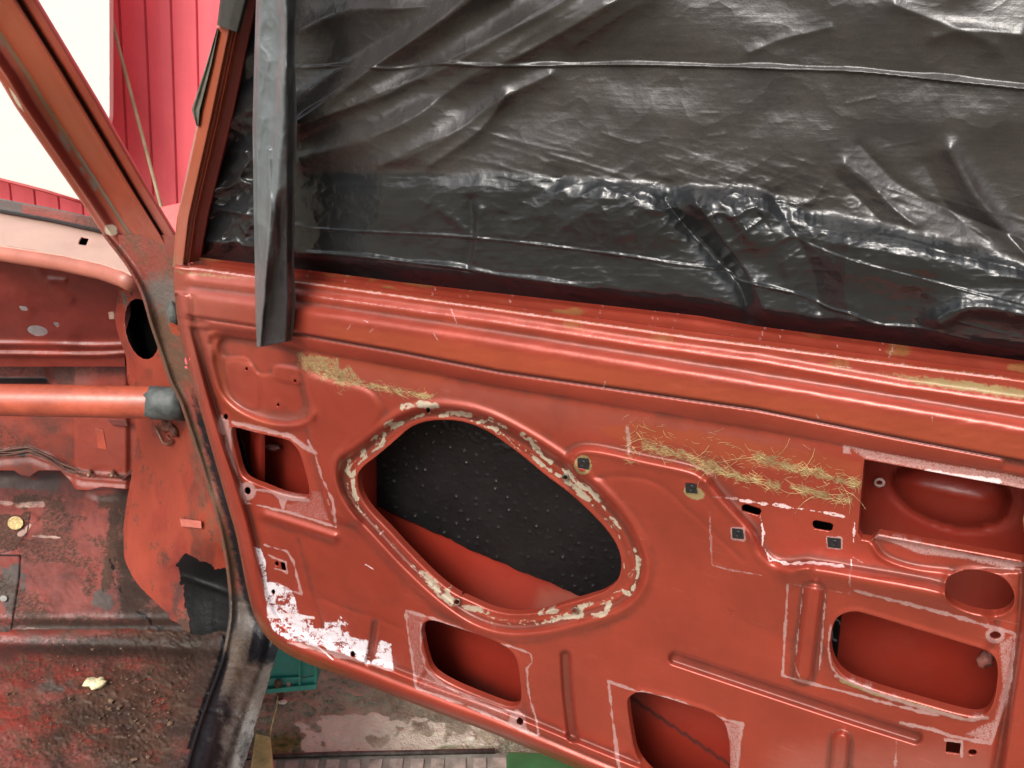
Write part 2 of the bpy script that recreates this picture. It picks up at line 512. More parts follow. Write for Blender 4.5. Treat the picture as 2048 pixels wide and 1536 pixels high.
def I(pts):
    a = np.array(pts, float); return lambda x: np.interp(x, a[:, 0], a[:, 1])
yT1 = I([(330, 505), (400, 515), (590, 537), (800, 564), (1000, 587), (1400, 632), (1512, 652), (1800, 690), (2048, 722), (2320, 757)])
yT2 = I([(330, 525), (372, 532), (510, 552), (590, 561), (800, 590), (1000, 618), (1400, 675), (1512, 689), (1800, 728), (2048, 759), (2320, 796)])
yL3 = I([(330, 552), (370, 557), (510, 572), (590, 588), (800, 617), (1000, 645), (1300, 692), (1512, 720), (1800, 770), (2048, 805), (2320, 846)])
yG = I([(330, 570), (380, 576), (510, 588), (590, 600), (800, 632), (1000, 660), (1512, 736), (2048, 828), (2320, 872)])
yL4 = I([(330, 588), (380, 588), (510, 604), (590, 616), (800, 648), (1000, 679), (1512, 762), (2048, 851), (2320, 898)])
yD = I([(330, 626), (400, 637), (510, 654), (590, 668), (800, 705), (1000, 744), (1512, 819), (1800, 877), (2008, 917), (2320, 976)])
yRB = I([(400, 656), (510, 669), (590, 695), (800, 735), (1000, 773), (1512, 857), (1800, 909), (2008, 944), (2320, 1000)])

outline = cat([(352, 527), (348, 545), (350, 600), (358, 660), (375, 730), (395, 800), (415, 870), (435, 940), (455, 1010), (470, 1062),
           (482, 1120), (493, 1175), (507, 1228), (530, 1270), (562, 1300), (610, 1325), (700, 1358), (800, 1397), (900, 1435), (1000, 1473), (1150, 1536)], False, 5)
outline = [tuple(p) for p in outline] + [(1400, 1640), (1700, 1765), (2000, 1880), (2200, 1950), (2262, 1955), (2300, 1900), (2330, 1500), (2345, 1100), (2352, 797)]
top = [(x, float(yT2(x))) for x in range(2340, 360, -40)]
outline = outline + top

xs = np.r_[np.arange(339, 2060, 2.25), np.arange(2066, 2372, 9.0)]
ys = np.r_[np.arange(513, 1548, 2.25), np.arange(1556, 1980, 9.0)]
g = Fld(xs, ys)
sl, dO = g.sdf(np.array(outline), 1e5)
g.K = -dO
X, Y = g.X, g.Y
# belt profile by distance down from the upper edge
t1 = np.zeros(X.shape)
lv = [(yT2, -.002), (lambda x: yT2(x) + 3, .001), (lambda x: .55 * yT2(x) + .45 * yL3(x), .0012), (lambda x: yL3(x) - 12, .0015), (lambda x: yL3(x) - 4, .0055), (lambda x: yL3(x) + 4, .0080),
      (lambda x: yG(x) - 2, .0068), (lambda x: yL4(x) - 18, .0062), (lambda x: yL4(x) - 11, .0085), (lambda x: yL4(x) - 4, .0130), (lambda x: yL4(x) + 3, .0165), (lambda x: yL4(x) + 10, .0182), (lambda x: yL4(x) + 20, .0186),
      (lambda x: yD(x) - 6, .0182), (lambda x: yD(x) - 4, .0172), (lambda x: yD(x) - .5, .0115), (lambda x: yD(x) + 3, .0155)]
stk = [f(X) for f, h in lv]; hv = [h for f, h in lv]
prof = np.full(X.shape, hv[0])
for k in range(len(lv) - 1):
    a, b = stk[k], stk[k + 1]
    t = np.clip((Y - a) / np.maximum(b - a, .5), 0, 1)
    prof = np.where(Y >= a, hv[k] + (hv[k + 1] - hv[k]) * t, prof)
pf = prof.copy()
for _ in range(3): pf[1:-1] = .25 * pf[:-2] + .5 * pf[1:-1] + .25 * pf[2:]
prof = np.where((Y > yT2(X) + 8) & (Y < yD(X) - 12), pf, prof)
# below the dark line: rail then panel
below = Y > yD(X) + 3
rail = (1 - ss(-3, 3, Y - yRB(X)))
rail_x = ss(408, 420, X) * (1 - ss(2004, 2010, X))
rtop = np.clip((Y - yD(X)) / np.maximum(yRB(X) - yD(X), 1), 0, 1)
prof_b = (.0015 + .0055 * (1 - rtop ** 2)) * rail * rail_x + .0085 * (1 - ss(-20, 170, Y - yRB(X))) + .0035 * (1 - rail_x) * rail
# border and recess
rec = cat([(385, 655), (390, 640), (402, 636), (510, 652), (1000, 742), (1512, 817), (2008, 915), (2060, 930), (2052, 1100), (2040, 1270), (2005, 1536), (1990, 1700), (1950, 1800),
           (1700, 1700), (1400, 1580), (1180, 1492), (1000, 1418), (840, 1360), (700, 1305), (600, 1270), (558, 1240), (535, 1190), (518, 1120), (495, 1030), (470, 950), (445, 880), (418, 790), (398, 710)], True, 4)
slr, dR = g.sdf(rec, 1e5)
lefty = 1 - ss(350, 430, X)
border = .011
side = ss(-7, 7, dR) * border
lowb = ss(-6, 10, dR)
Hp = np.where(below, np.maximum(prof_b, side), prof)
Hs = side
# belt roll melts into the left border
wl_ = ss(352, 400, X)
bl = np.where(Y <= yD(X) + 3, prof * wl_ + (.011 + .004 * ss(0, 12, Y - yL4(X) + 8)) * (1 - wl_) * ss(-4, 6, Y - yT2(X)), Hp)
g.H = bl
# rolled outer edge
dE = -dO
edge = np.where(Y > yL4(X), 1, 0)
g.H += edge * (-.014 * (1 - ss(0, 11, dE)) + .0035 * np.exp(-((dE - 19) / 8) ** 2) - .002 * np.exp(-((dE - 34) / 6) ** 2))
g.H += .0012 * (fbm(X / 110, Y / 110, 4, 3) - .5) * ss(0, 30, Y - yRB(X))
# lines of the belt: small wobble
g.H += .0006 * (fbm(X / 45, Y / 12, 8, 2) - .5) * (Y < yD(X))

# ---- pressings
c5 = lambda p: crp(640, 740, 2.649, p)
c4 = lambda p: crp(340, 480, 2.648, p)
c6 = lambda p: crp(1280, 820, 2.146, p)
c7 = lambda p: crp(440, 1040, 3.097, p)
ring = c5([(80, 520), (88, 620), (150, 745), (290, 900), (440, 1060), (630, 1235), (800, 1350), (980, 1405), (1180, 1398), (1400, 1345), (1600, 1275), (1700, 1180), (1738, 1060), (1710, 920), (1640, 790), (1520, 650), (1380, 525), (1250, 430), (1080, 325), (900, 235), (740, 192), (570, 185), (420, 230), (300, 312), (180, 405), (105, 460)])
hole = c5([(195, 570), (225, 515), (300, 455), (400, 370), (470, 310), (545, 277), (640, 265), (760, 275), (880, 320), (980, 385), (1080, 460), (1200, 560), (1320, 650), (1440, 760), (1530, 860), (1582, 950), (1597, 1040), (1572, 1120), (1500, 1180), (1400, 1215), (1280, 1250), (1180, 1285), (1040, 1298), (920, 1280), (800, 1230), (700, 1180), (600, 1100), (480, 980), (360, 850), (260, 745), (208, 660)])
ringc = cat(ring, True, 4)
sl, d = g.sdf(ringc, 90)
g.H[sl] += -.0095 * (1 - ss(-24, -3, d)) + .0045 * np.exp(-(d / 9) ** 2) + .0016 * np.exp(-((d + 27) / 5) ** 2)
# lifted ground around lower left of ring
g.hole(hole, True, .002, 7)
# plateau upper-left of the ring
g.plate(c4([(722, 718), (850, 745), (1030, 790), (1105, 860), (1120, 930), (1080, 985), (960, 1080), (900, 1140), (880, 1230), (905, 1320), (960, 1420), (1000, 1500), (860, 1460), (800, 1250), (740, 1000), (740, 900)]), 9, 0.00473)
# U-shaped channel top left
U = c4([(245, 520), (232, 610), (250, 720), (275, 800), (340, 880), (440, 935), (560, 970), (680, 965), (742, 925)])
g.plate(c4([(250, 500), (660, 570), (690, 640), (705, 700), (730, 820), (745, 915), (700, 960), (600, 972), (480, 950), (370, 900), (290, 830), (250, 740), (228, 620)]), 8, -0.00877)
g.bead(U, 12, 0.00540); 
g.plate(c4([(275, 612), (385, 620), (430, 650), (465, 705), (530, 712), (575, 665), (690, 680), (700, 560), (300, 520)]), 4, -0.00216)
g.plate(c4([(550, 700), (560, 668), (690, 678), (700, 760), (560, 740)]), 4, 0.00203)
g.plate(c4([(300, 650), (420, 660), (470, 740), (470, 880), (400, 880), (320, 800)]), 5, 0.00162)
# bead (pulled pressings)
g.bead([(530, 1030), (600, 1052), (668, 1074)], 9, 0.00607)
g.bead([(1131, 1312), (1134, 1370), (1140, 1430), (1146, 1474)], 11, -0.00675, flat=True)
g.bead([(1350, 1316), (1500, 1366), (1700, 1432), (1832, 1474)], 13, -0.00837, flat=True)
g.bead([(1627, 1188), (1618, 1260), (1607, 1348)], 19, 0.00877, flat=True)
g.bead([(1682, 1480), (1676, 1560), (1668, 1700)], 18, 0.00877, flat=True)
g.bead([(598, 1084), (618, 1160), (645, 1252)], 8, -0.00189)
g.bead([(750, 1246), (744, 1290), (737, 1325)], 7, -0.00540, flat=True)
g.bead([(640, 1196), (700, 1218), (760, 1240), (800, 1256)], 6, -0.00108)
g.bead([(1175, 955), (1300, 960), (1400, 1040), (1485, 1120)], 6, -0.00108)
# stepped shelf running right from the clip
shelf = [(1140, 935), (1140, 912), (1160, 898), (1200, 900), (1290, 920), (1380, 940), (1410, 958), (1445, 1000), (1482, 1040), (1508, 1068), (1515, 1100), (1540, 1128), (1575, 1138), (1615, 1128), (1700, 1140), (1900, 1180), (1990, 1260), (1900, 1330), (1600, 1280), (1400, 1200), (1250, 1130), (1160, 1010)]
g.plate(shelf, 11, 0.0110, fade=lambda x, y: 1 - ss(0, 190, y - np.interp(x, [1140, 1380, 1510, 1620, 1900], [900, 945, 1100, 1135, 1185])) )
g.bead([(1580, 1146), (1640, 1146), (1760, 1168), (1890, 1192)], 20, 0.0090)
g.bead([(1415, 962), (1455, 1010), (1492, 1050), (1512, 1085), (1530, 1115), (1570, 1135), (1615, 1134)], 11, 0.0060)
g.bead([(1150, 908), (1170, 900), (1210, 903), (1290, 921), (1380, 941), (1412, 960)], 10, .0035)
# shallow arm-rest pressing under the handle opening
g.plate(c6([(1010, 545), (1300, 592), (1620, 655), (1650, 690), (1500, 690), (1330, 700), (1180, 680), (1060, 640), (1015, 590)]), 6, -0.00540)
g.bead(c6([(1000, 580), (1040, 630), (1160, 675), (1320, 695)]), 6, 0.00297)
# bottom right vertical border pressing
g.bead([(2048, 1150), (2040, 1270), (1990, 1536), (1965, 1650)], 8, -0.00405)

# ---- openings
hA = c4([(322, 1010), (345, 992), (470, 1024), (610, 1056), (655, 1085), (688, 1135), (715, 1220), (736, 1310), (733, 1352), (705, 1366), (600, 1350), (500, 1312), (405, 1272), (368, 1225), (342, 1130), (325, 1060)])
hB = c7([(1243, 690), (1262, 640), (1310, 622), (1400, 645), (1600, 710), (1740, 768), (1800, 812), (1840, 875), (1860, 1000), (1866, 1100), (1842, 1148), (1790, 1160), (1700, 1132), (1500, 1052), (1380, 992), (1305, 930), (1268, 830), (1250, 745)])
hC = [(1254, 1410), (1262, 1391), (1290, 1385), (1370, 1408), (1430, 1430), (1453, 1456), (1460, 1520), (1455, 1580), (1432, 1598), (1380, 1590), (1310, 1556), (1275, 1518), (1262, 1470)]
hD = c6([(828, 925), (858, 882), (920, 865), (1000, 883), (1200, 944), (1400, 1005), (1495, 1038), (1533, 1090), (1530, 1200), (1504, 1285), (1460, 1318), (1380, 1310), (1200, 1260), (1000, 1200), (885, 1152), (832, 1090), (814, 1010)])
hE = c6([(1308, 760), (1330, 712), (1400, 686), (1480, 690), (1560, 722), (1603, 780), (1602, 840), (1560, 880), (1480, 886), (1385, 862), (1318, 820)])
hF = c6([(962, 212), (1560, 322), (1700, 350), (1702, 640), (1640, 652), (1300, 590), (1022, 538), (1000, 552), (985, 566), (950, 560), (934, 532), (946, 380)])
g.hole(hA, True, .002, 7); g.hole(hB, True, .002, 7); g.hole(hC, True, .002, 7); g.hole(hD, True, .0022, 8); g.hole(hE, True, .002, 7)
g.hole(hF, False, .0012, 5)
def circ(x, y, rx, ry, rot=0, n=14):
    r = math.radians(rot)
    return [(x + rx * math.cos(t) * math.cos(r) - ry * math.sin(t) * math.sin(r), y + rx * math.cos(t) * math.sin(r) + ry * math.sin(t) * math.cos(r)) for t in np.arange(n) * 2 * math.pi / n]
for (x, y, rx, ry) in [(451, 834, 5, 6.5), (495, 982, 6.5, 8), (1039.6, 1443, 7, 8.5), (704.8, 1308.6, 5.5, 7), (546.5, 1184, 4, 5.5), (553.5, 1127.5, 4, 5),
                       (1945, 1505, 9, 6.5), (1990.6, 1271, 11.5, 8), (378, 718, 3, 3), (493, 738, 3, 4), (590, 762, 3, 4), (556, 810, 3, 4), (856, 821, 5, 6), (1131, 955, 5, 5), (914, 1204, 5, 5), (1150, 1221, 5, 5)]:
    g.hole(circ(x, y, rx, ry), False, .0008, 7, lip=.2)
for pg in ([(1485, 1010), (1492, 1008), (1520, 1017), (1523, 1022), (1519, 1031), (1514, 1031), (1484, 1022), (1483, 1016)],
           [(1625, 1043), (1631, 1040), (1661, 1046), (1667, 1050), (1664, 1061), (1658, 1063), (1629, 1058), (1625, 1052)],
           [(561, 1124), (570, 1126), (573, 1142), (563, 1140)],
           [(1893, 1483), (1922, 1487), (1919, 1509), (1891, 1505)]):
    g.hole(pg, False, lip=.15)
clips = [[(1155, 916), (1176, 918), (1177, 939), (1156, 937)], [(1371, 966), (1393, 968), (1394, 987), (1372, 985)],
         [(1464, 1057), (1486, 1059), (1487, 1078), (1465, 1076)], [(1655, 1075), (1681, 1078), (1681, 1097), (1656, 1094)]]
for c_ in clips: g.hole(c_, False, .0006, 5, lip=.2)

bands = [((1290, 890), (1440, 935), 8, 4), ((1510, 915), (1722, 972), 8, 6), ((1400, 932), (1560, 975), 6, 4), ((1585, 975), (1700, 1003), 7, 3), ((1262, 868), (1266, 930), 5, 1), ((1255, 862), (1720, 968), 26, 3)]
# ---- stains, scuffs, glue, painted gloss and crease shade
yr = yRB(X)
hz = g.mask('haze')
hz[:] = np.clip(.60 * (1 - ss(345, 700, X)) * (1 - ss(600, 1000, Y)) + .12 * fbm(X / 160, Y / 120, 21, 4), 0, 1)  # pinkish gloss of the upper left, painted in
hz[:] = np.maximum(hz, .55 * (1 - ss(20, 110, Y - yr)) * ss(0, 20, Y - yr) * ss(560, 640, X) * (1 - ss(1500, 1760, X)))
hz[:] = np.maximum(hz, .8 * ss(1440, 1540, Y) * ss(1480, 1600, X) * (1 - ss(1960, 2010, X)))
orr = g.mask('orange')
orr[:] = np.maximum(orr, ss(10, 30, Y - yL4(X)) * (Y < yD(X)) * ss(600, 700, X) * .75)
g.fill('orange', [(1190, 850), (1290, 845), (1500, 880), (1725, 925), (1722, 960), (1500, 935), (1350, 890), (1240, 885)], 10, .9, rough=8)
g.line('orange', [(430, 660), (445, 780), (480, 830), (540, 850)], 16, .6, smooth=True)
# slots and recess scuffs (outlines of former stickers and foam)
sc = lambda pts, w=5, a=.95, k='scuff_glint', wob=2.5: g.line(k, pts, w * .60, a * .92, wob=wob)
sc(c7([(1150, 560), (1165, 700), (1190, 860), (1215, 1040), (1500, 1140), (1740, 1240), (1960, 1335), (1975, 1330), (1960, 1240)]), 5)
sc(c7([(1150, 560), (1350, 620), (1580, 710)]), 5, .95)
sc(c7([(1740, 768), (1850, 800), (1925, 828), (1935, 880), (1900, 920), (1905, 1010), (1925, 1130), (1960, 1240)]), 5, .85)
sc(c7([(1245, 640), (1242, 800), (1275, 920), (1350, 1000), (1500, 1085), (1700, 1170), (1820, 1195)]), 6, .8)
g.fill('scuff_glint', c7([(1800, 1190), (1840, 1170), (1890, 1210), (1900, 1290), (1960, 1340), (1860, 1310), (1780, 1265)]), 3, .78)
g.fill('scuff_glint', c7([(1155, 565), (1250, 590), (1300, 610), (1240, 650), (1240, 780), (1270, 920), (1215, 1030), (1180, 800)]), 5, .42)
g.fill('scuff_glint', c7([(1215, 1030), (1290, 930), (1400, 1010), (1700, 1150), (1800, 1180), (1780, 1250), (1500, 1140)]), 5, .40)
# hole A surroundings
sc(c4([(270, 930), (290, 1000), (300, 1100), (370, 1270), (400, 1390), (620, 1440), (850, 1510), (880, 1520), (860, 1380), (800, 1250), (770, 1140), (730, 1060)]), 5)
sc(c4([(330, 965), (480, 1000), (640, 1040), (720, 1100), (770, 1130)]), 10, .80)
sc(c4([(440, 1320), (520, 1330), (580, 1370), (600, 1420)]), 5, .9)
g.fill('scuff_glint', circ(495, 982, 17, 19), 4, .9); g.fill('scuff_glint', circ(447, 850, 12, 20), 4, .85)
g.fill('scuff_glint', c4([(290, 1000), (340, 990), (480, 1020), (330, 1010), (330, 1120), (360, 1260), (320, 1180)]), 4, .75)
g.fill('scuff_glint', c4([(500, 1320), (740, 1370), (740, 1390), (620, 1380), (600, 1430), (585, 1370)]), 4, .9)
g.fill('scuff_glint', c4([(600, 1400), (740, 1370), (745, 1320), (800, 1330), (850, 1500), (620, 1440)]), 5, .40)
sc([(655, 1000), (672, 1052)], 4, .7)
# shelf & clips
sc(c6([(300, 372), (302, 520), (308, 665), (400, 690), (520, 708)]), 4, .62)
sc(c6([(300, 372), (420, 382)]), 4, .7)
sc(c6([(430, 385), (520, 400), (700, 425), (850, 450), (922, 470), (915, 570)]), 5, .85, 'wscuff', 4)
sc(c6([(515, 450), (530, 520), (525, 580), (560, 640), (640, 662), (720, 655), (800, 658), (908, 678), (908, 640)]), 5, .85, 'wscuff', 4)
for c_ in clips[2:]: g.line('scuff_glint', c_ + c_[:1], 5, .95, wob=2)
g.line('olive', circ(1166, 930, 15, 17) , 4, .95); g.fill('olive', circ(1388, 986, 22, 13, 20), 3, .95)
# long scuffed frame round opening D
sc(c6([(635, 750), (625, 900), (612, 1140), (700, 1165), (880, 1210), (1100, 1270), (1280, 1310)]), 6)
sc(c6([(795, 790), (785, 950), (768, 1130)]), 4, .8); sc(c6([(700, 770), (685, 900), (665, 1100), (690, 1160)]), 4, .7)
sc(c6([(920, 775), (1100, 820), (1300, 870), (1500, 930), (1610, 960), (1590, 1150), (1540, 1330), (1505, 1430)]), 8, .9)
sc(c6([(1120, 1345), (1250, 1370), (1340, 1400), (1500, 1430)]), 8, .9)
sc(c6([(840, 1140), (1000, 1210), (1200, 1275), (1400, 1330), (1490, 1320)]), 9, .95)
g.line('olive', c6([(860, 1160), (1000, 1215), (1200, 1270), (1380, 1325)]), 5, .8)
sc(c6([(820, 920), (808, 1010), (820, 1100), (860, 1150)]), 5, .9)
g.fill('scuff_glint', c6([(1540, 1000), (1605, 960), (1580, 1250), (1500, 1430), (1390, 1390), (1520, 1330), (1555, 1180)]), 6, .62)
g.fill('scuff_glint', circ(1990, 1271, 20, 16), 4, .9)
sc(c6([(1020, 545), (1200, 580), (1400, 625), (1640, 665)]), 11, .85)
g.fill('scuff_glint', c6([(1060, 560), (1300, 595), (1620, 660), (1600, 690), (1400, 640), (1200, 620)]), 5, .72)
g.fill('scuff_glint', c6([(880, 150), (1000, 175), (1300, 230), (1560, 270), (1660, 290), (1660, 345), (1500, 310), (1250, 265), (960, 208)]), 5, .66)
g.line('wscuff', c6([(1230, 265), (1380, 288), (1540, 305)]), 7, .9, wob=2)
g.fill('scuff_glint', c6([(870, 150), (905, 155), (905, 190), (870, 185)]), 4, .85)
sc(c6([(0, 1210), (150, 1245), (300, 1310), (440, 1350), (425, 1450), (415, 1560)]), 6, .9)
sc([(1217, 1363), (1224, 1430), (1236, 1520), (1250, 1590)], 6, .95); sc([(1217, 1363), (1280, 1385)], 6, .9)
g.fill('scuff_glint', c6([(340, 1330), (440, 1350), (425, 1560), (385, 1560), (385, 1420)]), 5, .55)
sc(c6([(1100, 1420), (1095, 1540)]), 5, .75); sc(c6([(900, 700), (900, 790)]), 4, .7); 
g.line('scuff_glint', c6([(1310, 1415), (1380, 1425), (1380, 1485)]), 5, .8)
sc(c6([(640, 745), (900, 790)]), 4, .45)
# square sticker with slot
sc(c7([(275, 155), (415, 195), (455, 260), (505, 460), (420, 430), (330, 375)]), 4, .95)
sc(c7([(300, 215), (340, 235), (405, 260), (412, 325), (340, 300)]), 4, .9)
# white residue
wh = c7([(210, 165), (255, 180), (285, 260), (290, 380), (370, 395), (450, 440), (470, 500), (490, 580), (575, 600), (580, 670), (650, 670), (640, 620), (720, 625), (745, 590), (800, 640), (800, 720), (920, 745), (915, 860), (935, 880), (960, 850), (985, 740), (1060, 765), (1075, 930), (930, 890), (900, 895), (820, 850), (640, 800), (520, 760), (420, 745), (330, 690), (295, 600), (270, 420), (235, 230)])
g.fill('white', wh, 2.5, .90)
wm = g.mask('white'); cut = ss(.45, .66, fbm(X / 13, Y / 9, 33, 4)) * .30
wm -= .30 * ss(.5, .68, fbm(X / 20, Y / 20, 36, 3)) * (wm > .2)
zone = ((X > 560) & (X < 712)) | ((X < 575) & (Y > 1165) & (X > 552))
wm -= np.where(zone, cut, cut * .25) * (wm > .2)
wm -= .45 * ss(.50, .66, ridged(X / 9 + Y / 30, Y / 7, 37, 3)) * (wm > .2) * ss(.36, .50, fbm(X / 30, Y / 24, 38, 3))
g.line('wscuff', c7([(300, 600), (420, 590), (580, 605)]), 5, .8, wob=2)
g.line('scuff_glint', c7([(420, 760), (600, 800), (820, 860), (1070, 930)]), 6, .8, wob=3)
g.fill('dark', c7([(930, 640), (962, 640), (985, 740), (960, 850), (925, 870), (915, 750)]), 3, .35)
# grey-tan sealant on the ring
def blob(pts, w, a=1.0): g.line('glue', c5(pts), w * .72, a, wob=5, rough=.2)
blob([(440, 195), (530, 180), (600, 195), (620, 190)], 11); blob([(545, 235), (510, 250)], 8)
blob([(640, 240), (710, 225), (800, 245)], 8); blob([(800, 270), (850, 275)], 6, .9); blob([(870, 300), (930, 310)], 6, .9)
blob([(390, 290), (430, 280)], 10); blob([(395, 255), (310, 325)], 3, .9); blob([(300, 345), (250, 390), (200, 450)], 3.5, .9)
blob([(340, 340), (335, 390), (270, 440), (200, 500), (170, 560)], 6, .95); blob([(155, 480), (150, 540), (165, 560)], 7); blob([(175, 590), (180, 640), (195, 680)], 9)
blob([(240, 420), (215, 460)], 5)
blob([(900, 260), (1000, 310)], 3, .85); blob([(1070, 340), (1120, 370), (1140, 410), (1190, 470), (1220, 490)], 9); blob([(1140, 470), (1200, 520), (1270, 560)], 9)
blob([(1290, 530), (1340, 570), (1390, 620)], 11); blob([(1310, 590), (1370, 640), (1420, 690)], 9); blob([(1400, 610), (1460, 660), (1510, 740)], 8); blob([(1540, 780), (1600, 850)], 4, .9)
blob([(1665, 950), (1690, 1010), (1680, 1080), (1660, 1160)], 7, .95); blob([(1600, 930), (1612, 1050)], 4, .85); blob([(1605, 1165), (1640, 1190)], 5)
blob([(1530, 1245), (1510, 1290), (1450, 1300)], 9); blob([(1430, 1240), (1370, 1255), (1390, 1300), (1300, 1310), (1220, 1335), (1150, 1345)], 9); blob([(1160, 1290), (1260, 1275)], 7)
blob([(545, 1080), (590, 1120), (640, 1190), (700, 1225)], 15); blob([(560, 1080), (680, 1180)], 6); blob([(760, 1250), (820, 1265), (880, 1285)], 10)
blob([(440, 965), (450, 975)], 4); blob([(905, 1335), (915, 1340)], 4); blob([(495, 1040), (510, 1045)], 3)
mid = np.array(hole) * 1.0; cc = mid.mean(0); mid = cc + (mid - cc) * 1.075
g.line('glue', cat(mid, True, 4), 2.2, .56, wob=8, rough=.14)
# scratches
rnd = random.Random(3)
for _ in range(8):
    x = rnd.uniform(560, 2030); y0 = rnd.choice([float(yT2(x)) + rnd.uniform(2, 35), float(yRB(x)) + rnd.uniform(20, 500)])
    L_ = rnd.uniform(6, 34); a_ = rnd.uniform(-.3, 1.2)
    g.line('scuff_glint', [(x, y0), (x + L_ * math.cos(a_), y0 + L_ * math.sin(a_))], 2.2, rnd.uniform(.5, .75))
for _ in range(7):
    x = rnd.uniform(640, 2030); y0 = float(yD(x)) - rnd.uniform(4, 60)
    g.line('scuff_glint', [(x, y0), (x + rnd.uniform(-8, 8), y0 + rnd.uniform(3, 14))], 2.0, rnd.uniform(.5, .8))
sc(c7([(900, 275), (950, 305)]), 2.5, .9, 'wscuff', 0); sc(c7([(990, 90), (1010, 70)]), 2.5, .9, 'wscuff', 0)
g.line('wscuff', c7([(530, 765), (610, 790), (700, 865)]), 2.2, .9, smooth=True)
g.line('scuff_glint', [(x, float(yT2(x)) + 2.5) for x in range(380, 2060, 40)], 2.6, .72, wob=1)
g.line('scuff_glint', [(x, float(yL3(x)) - 1) for x in range(600, 2060, 40)], 2.0, .50, wob=1)  # highlight of the belt ridge, painted as a pale line
# rust specks on the upper flange, green algae at right
g.mask('rust'); 
for x0, x1 in ((1130, 1165), (1300, 1352), (1655, 1700)):
    g.fill('rust', [(x0, yT2(x0) + 3), (x1, yT2(x1) + 3), (x1, yL3(x1) - 8), (x0, yL3(x0) - 8)], 4, .52, rough=10)
ol = g.mask('olive'); ol[:] = np.maximum(ol, np.exp(-((Y - yL3(X) + 16) / 12) ** 2) * ss(1650, 1950, X) * .85)
ol[:] = np.maximum(ol, np.exp(-((Y - yL3(X) + 12) / 6) ** 2) * (1 - ss(420, 600, X)) * .45)
ru = g.mask('rust'); ru[:] = np.maximum(ru, (1 - ss(8, 26, dE)) * ss(430, 520, X) * (1 - ss(640, 800, X)) * ss(1180, 1260, Y) * .52)
ru[:] = np.maximum(ru, (1 - ss(2, 9, dE)) * (Y > 560) * .42)
# glue under the jute fibre
g.fill('olive', [(602, 708), (650, 716), (700, 735), (712, 768), (680, 768), (612, 738)], 6, .60, rough=20, rs=12)
g.line('olive', [(690, 758), (760, 775), (862, 794)], 7, .58, wob=7)
for (a_, b_, w_, n_) in bands[:4]: g.line('olive', [a_, b_], w_ * 1.3, .56, wob=10)
g.line('scuff_glint', [(1255, 855), (1258, 905)], 5, .8, wob=3); g.line('rust', [(1700, 960), (1722, 968)], 5, .8)
g.fill('orange', [(600, 700), (900, 750), (860, 795), (700, 745)], 10, .5)
dk = g.mask('dark'); dk[:] = np.maximum(dk, np.exp(-((Y - yD(X) + .5) / 4.2) ** 2) * 1.15 * ss(560, 620, X) * (1 - ss(2040, 2060, X)))  # shade in the crease under the belt roll, painted in

def blur(A, n):
    for _ in range(n):
        A[1:-1] = .25 * A[:-2] + .5 * A[1:-1] + .25 * A[2:]; A[:, 1:-1] = .25 * A[:, :-2] + .5 * A[:, 1:-1] + .25 * A[:, 2:]
    return A
g.H = blur(g.H, 1)
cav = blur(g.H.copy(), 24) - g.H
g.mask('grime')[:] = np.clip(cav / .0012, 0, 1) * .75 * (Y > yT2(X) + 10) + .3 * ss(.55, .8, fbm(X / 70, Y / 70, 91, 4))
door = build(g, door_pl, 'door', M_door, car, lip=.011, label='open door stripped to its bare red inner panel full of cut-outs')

def gh(x, y):
    return float(g.H[min(np.searchsorted(g.ys, y), len(g.ys) - 1), min(np.searchsorted(g.xs, x), len(g.xs) - 1)])
# fibres stuck on the panel (jute felt residue)
def fibres(n, fn, surf, r=.00028, hmin=.001, hmax=.006, seed=1, L=(12, 60)):
    rr = random.Random(seed); parts = []
    for _ in range(n):
        x, y, dens = fn(rr); a = rr.uniform(-.5, .9) + (math.pi if rr.random() < .5 else 0); ln = rr.uniform(*L) * dens
        cur = rr.uniform(-.32, .32); pts = []; k = 5
        for i in range(k):
            h = hmin + (hmax - hmin) * math.sin(math.pi * i / (k - 1)) * rr.uniform(.3, 1)
            pts.append(surf.pos(x, y, h + gh(x, y))); x += ln / k * math.cos(a); y += ln / k * math.sin(a); a += cur
        parts.append(tube(pts, r * rr.uniform(.7, 1.3), 3, False))
    return join(parts)
M_fib = simple('jute_fibre', (.46, .34, .16), .8, mott=.3, mscale=60)
def f1(r):
    if r.random() < .62: t = r.random(); return 604 + 95 * t, 722 + 42 * t + r.gauss(0, 9), 1
    t = r.random(); return 700 + 165 * t, 762 + 34 * t + r.gauss(0, 3.5), 1
def f2(r):
    b_ = r.choices(bands, [q[3] for q in bands])[0]; t = r.random(); wv = math.sin(t * 17 + b_[0][0]) * 3
    return b_[0][0] + t * (b_[1][0] - b_[0][0]), b_[0][1] + t * (b_[1][1] - b_[0][1]) + r.gauss(0, b_[2] * .8) + wv, 1
V, Fc = join([fibres(420, f1, door_pl, r=.00012, seed=5, L=(6, 24), hmin=.0002, hmax=.0012), fibres(900, f2, door_pl, r=.00012, seed=6, L=(6, 28), hmin=.0002, hmax=.0014), fibres(22, f2, door_pl, r=.0002, seed=9, L=(40, 90), hmax=.004)])
fb = mkmesh('jute_fibre', V, Fc, M_fib, door); fb['kind'] = 'stuff'; fb['label'] = 'straw-coloured jute fibres stuck to the panel'

